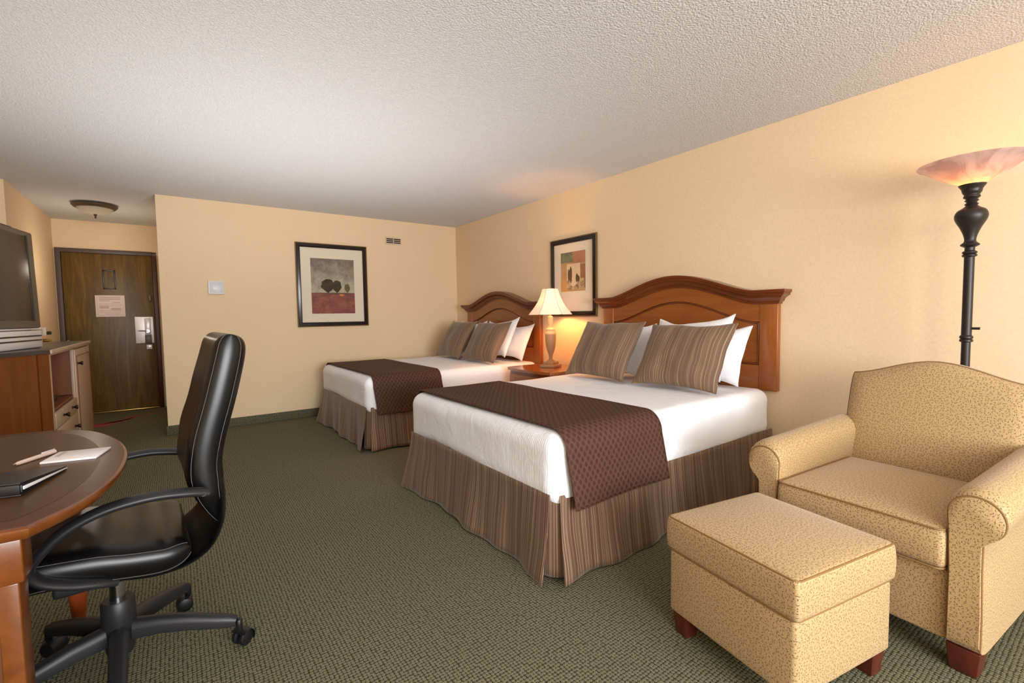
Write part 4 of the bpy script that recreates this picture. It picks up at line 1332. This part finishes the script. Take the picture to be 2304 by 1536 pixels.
for ch in t.children:
    if ch.name.split('.')[0] not in ('speaker_stand', 'lower_trim'):
        piv = Matrix.Translation((-.05, 0, .135)); ch.matrix_basis = piv @ Matrix.Rotation(-TVT, 4, 'Y') @ piv.inverted()
# socket on the wall beside the television
o = thing('wall_socket', 'small pale wall socket with dark plug beside the television stand', 'socket', (XH + .001, 6.3, 1.055))
MB().rbox((.004, 0, .055), (.008, .075, .115), .003, 2).build('plate', M['navy'], o)
MB().rbox((.022, .01, .05), (.028, .035, .035), .005, 2).build('plug', M['black'], o)

# ------------------------------------------------------------------ camera
def cam_axes(yaw, pitch, roll):
    y, p, r = R(yaw), R(pitch), R(roll)
    F = Vector((math.sin(y) * math.cos(p), math.cos(y) * math.cos(p), -math.sin(p)))
    R0 = Vector((math.cos(y), -math.sin(y), 0)); U0 = R0.cross(F)
    return math.cos(r) * R0 + math.sin(r) * U0, -math.sin(r) * R0 + math.cos(r) * U0, F
cr, cu, cf = cam_axes(35.925, 3.267, -.8673)
cd = bpy.data.cameras.new('camera'); cam = bpy.data.objects.new('camera', cd); COL.objects.link(cam)
cd.sensor_width = 36; cd.sensor_fit = 'HORIZONTAL'; cd.lens = 1045.97 / 2304 * 36; cd.clip_start = .02
m = Matrix.Identity(4)
for i, v in enumerate((cr, cu, -cf)):
    for j in range(3): m[j][i] = v[j]
m[0][3], m[1][3], m[2][3] = 0, 0, 1.17
cam.matrix_world = m
SC.camera = cam

# ------------------------------------------------------------------ light
def area(name, loc, target, sx, sy, power, color):
    l = bpy.data.lights.new(name, 'AREA'); l.shape = 'RECTANGLE'; l.size = sx; l.size_y = sy; l.energy = power; l.color = color
    o = bpy.data.objects.new(name, l); COL.objects.link(o); o.location = loc
    o.rotation_euler = (Vector(target) - Vector(loc)).to_track_quat('-Z', 'Y').to_euler()
    return o
def point(name, loc, power, color, r=.03):
    l = bpy.data.lights.new(name, 'POINT'); l.energy = power; l.color = color; l.shadow_soft_size = r
    o = bpy.data.objects.new(name, l); COL.objects.link(o); o.location = loc
    return o
def spot(name, loc, target, power, color, angle=150, r=.01):
    l = bpy.data.lights.new(name, 'SPOT'); l.energy = power; l.color = color; l.spot_size = R(angle); l.spot_blend = 1.0; l.shadow_soft_size = r
    o = bpy.data.objects.new(name, l); COL.objects.link(o); o.location = loc
    o.rotation_euler = (Vector(target) - Vector(loc)).to_track_quat('-Z', 'Y').to_euler()
    return o
WC = ((WX0 + WX1) / 2, YF + .02, (WZ0 + WZ1) / 2)
area('window_daylight', WC, (WC[0] - .3, 4, 1.1), 2.7, 1.55, 185, (.95, .975, 1.0))
area('window_ground_light', (WC[0] + .5, WC[1] + .01, WC[2] - .2), (WC[0] + .3, .9, 2.6), 1.7, 1.1, 80, (.97, .98, 1.0))
area('flash_style_fill', (.3, -1.2, 1.45), (1.2, 2.6, 2.9), .9, .9, 26, (1.0, .96, .94))  # added fill behind the camera, aimed up to brighten the ceiling
spot('ceiling_fill_spot', (.62, 3.45, .06), (.75, 3.6, 2.4), 190, (1.0, .96, .95), 118, .02)  # added unseen spot without a fixture, brightens the ceiling
point('floor_lamp_light', (FLX, FLY, BZ + .045), 1.6, (1.0, .32, .06), .02)
point('hall_fill', (-.63, 6.85, 1.75), 7, (1.0, .86, .70), .08)  # added fill hanging in mid-air; the ceiling bowl itself is unlit
w = bpy.data.worlds.new('world'); SC.world = w; w.use_nodes = True
w.node_tree.nodes['Background'].inputs[0].default_value = (.75, .85, 1, 1)
w.node_tree.nodes['Background'].inputs[1].default_value = .2

SC.view_settings.view_transform = 'Standard'
SC.view_settings.look = 'None'
SC.view_settings.exposure = 0.0
SC.cycles.use_denoising = True
SC.cycles.max_bounces = 8
SC.cycles.diffuse_bounces = 5
SC.cycles.sample_clamp_indirect = 6
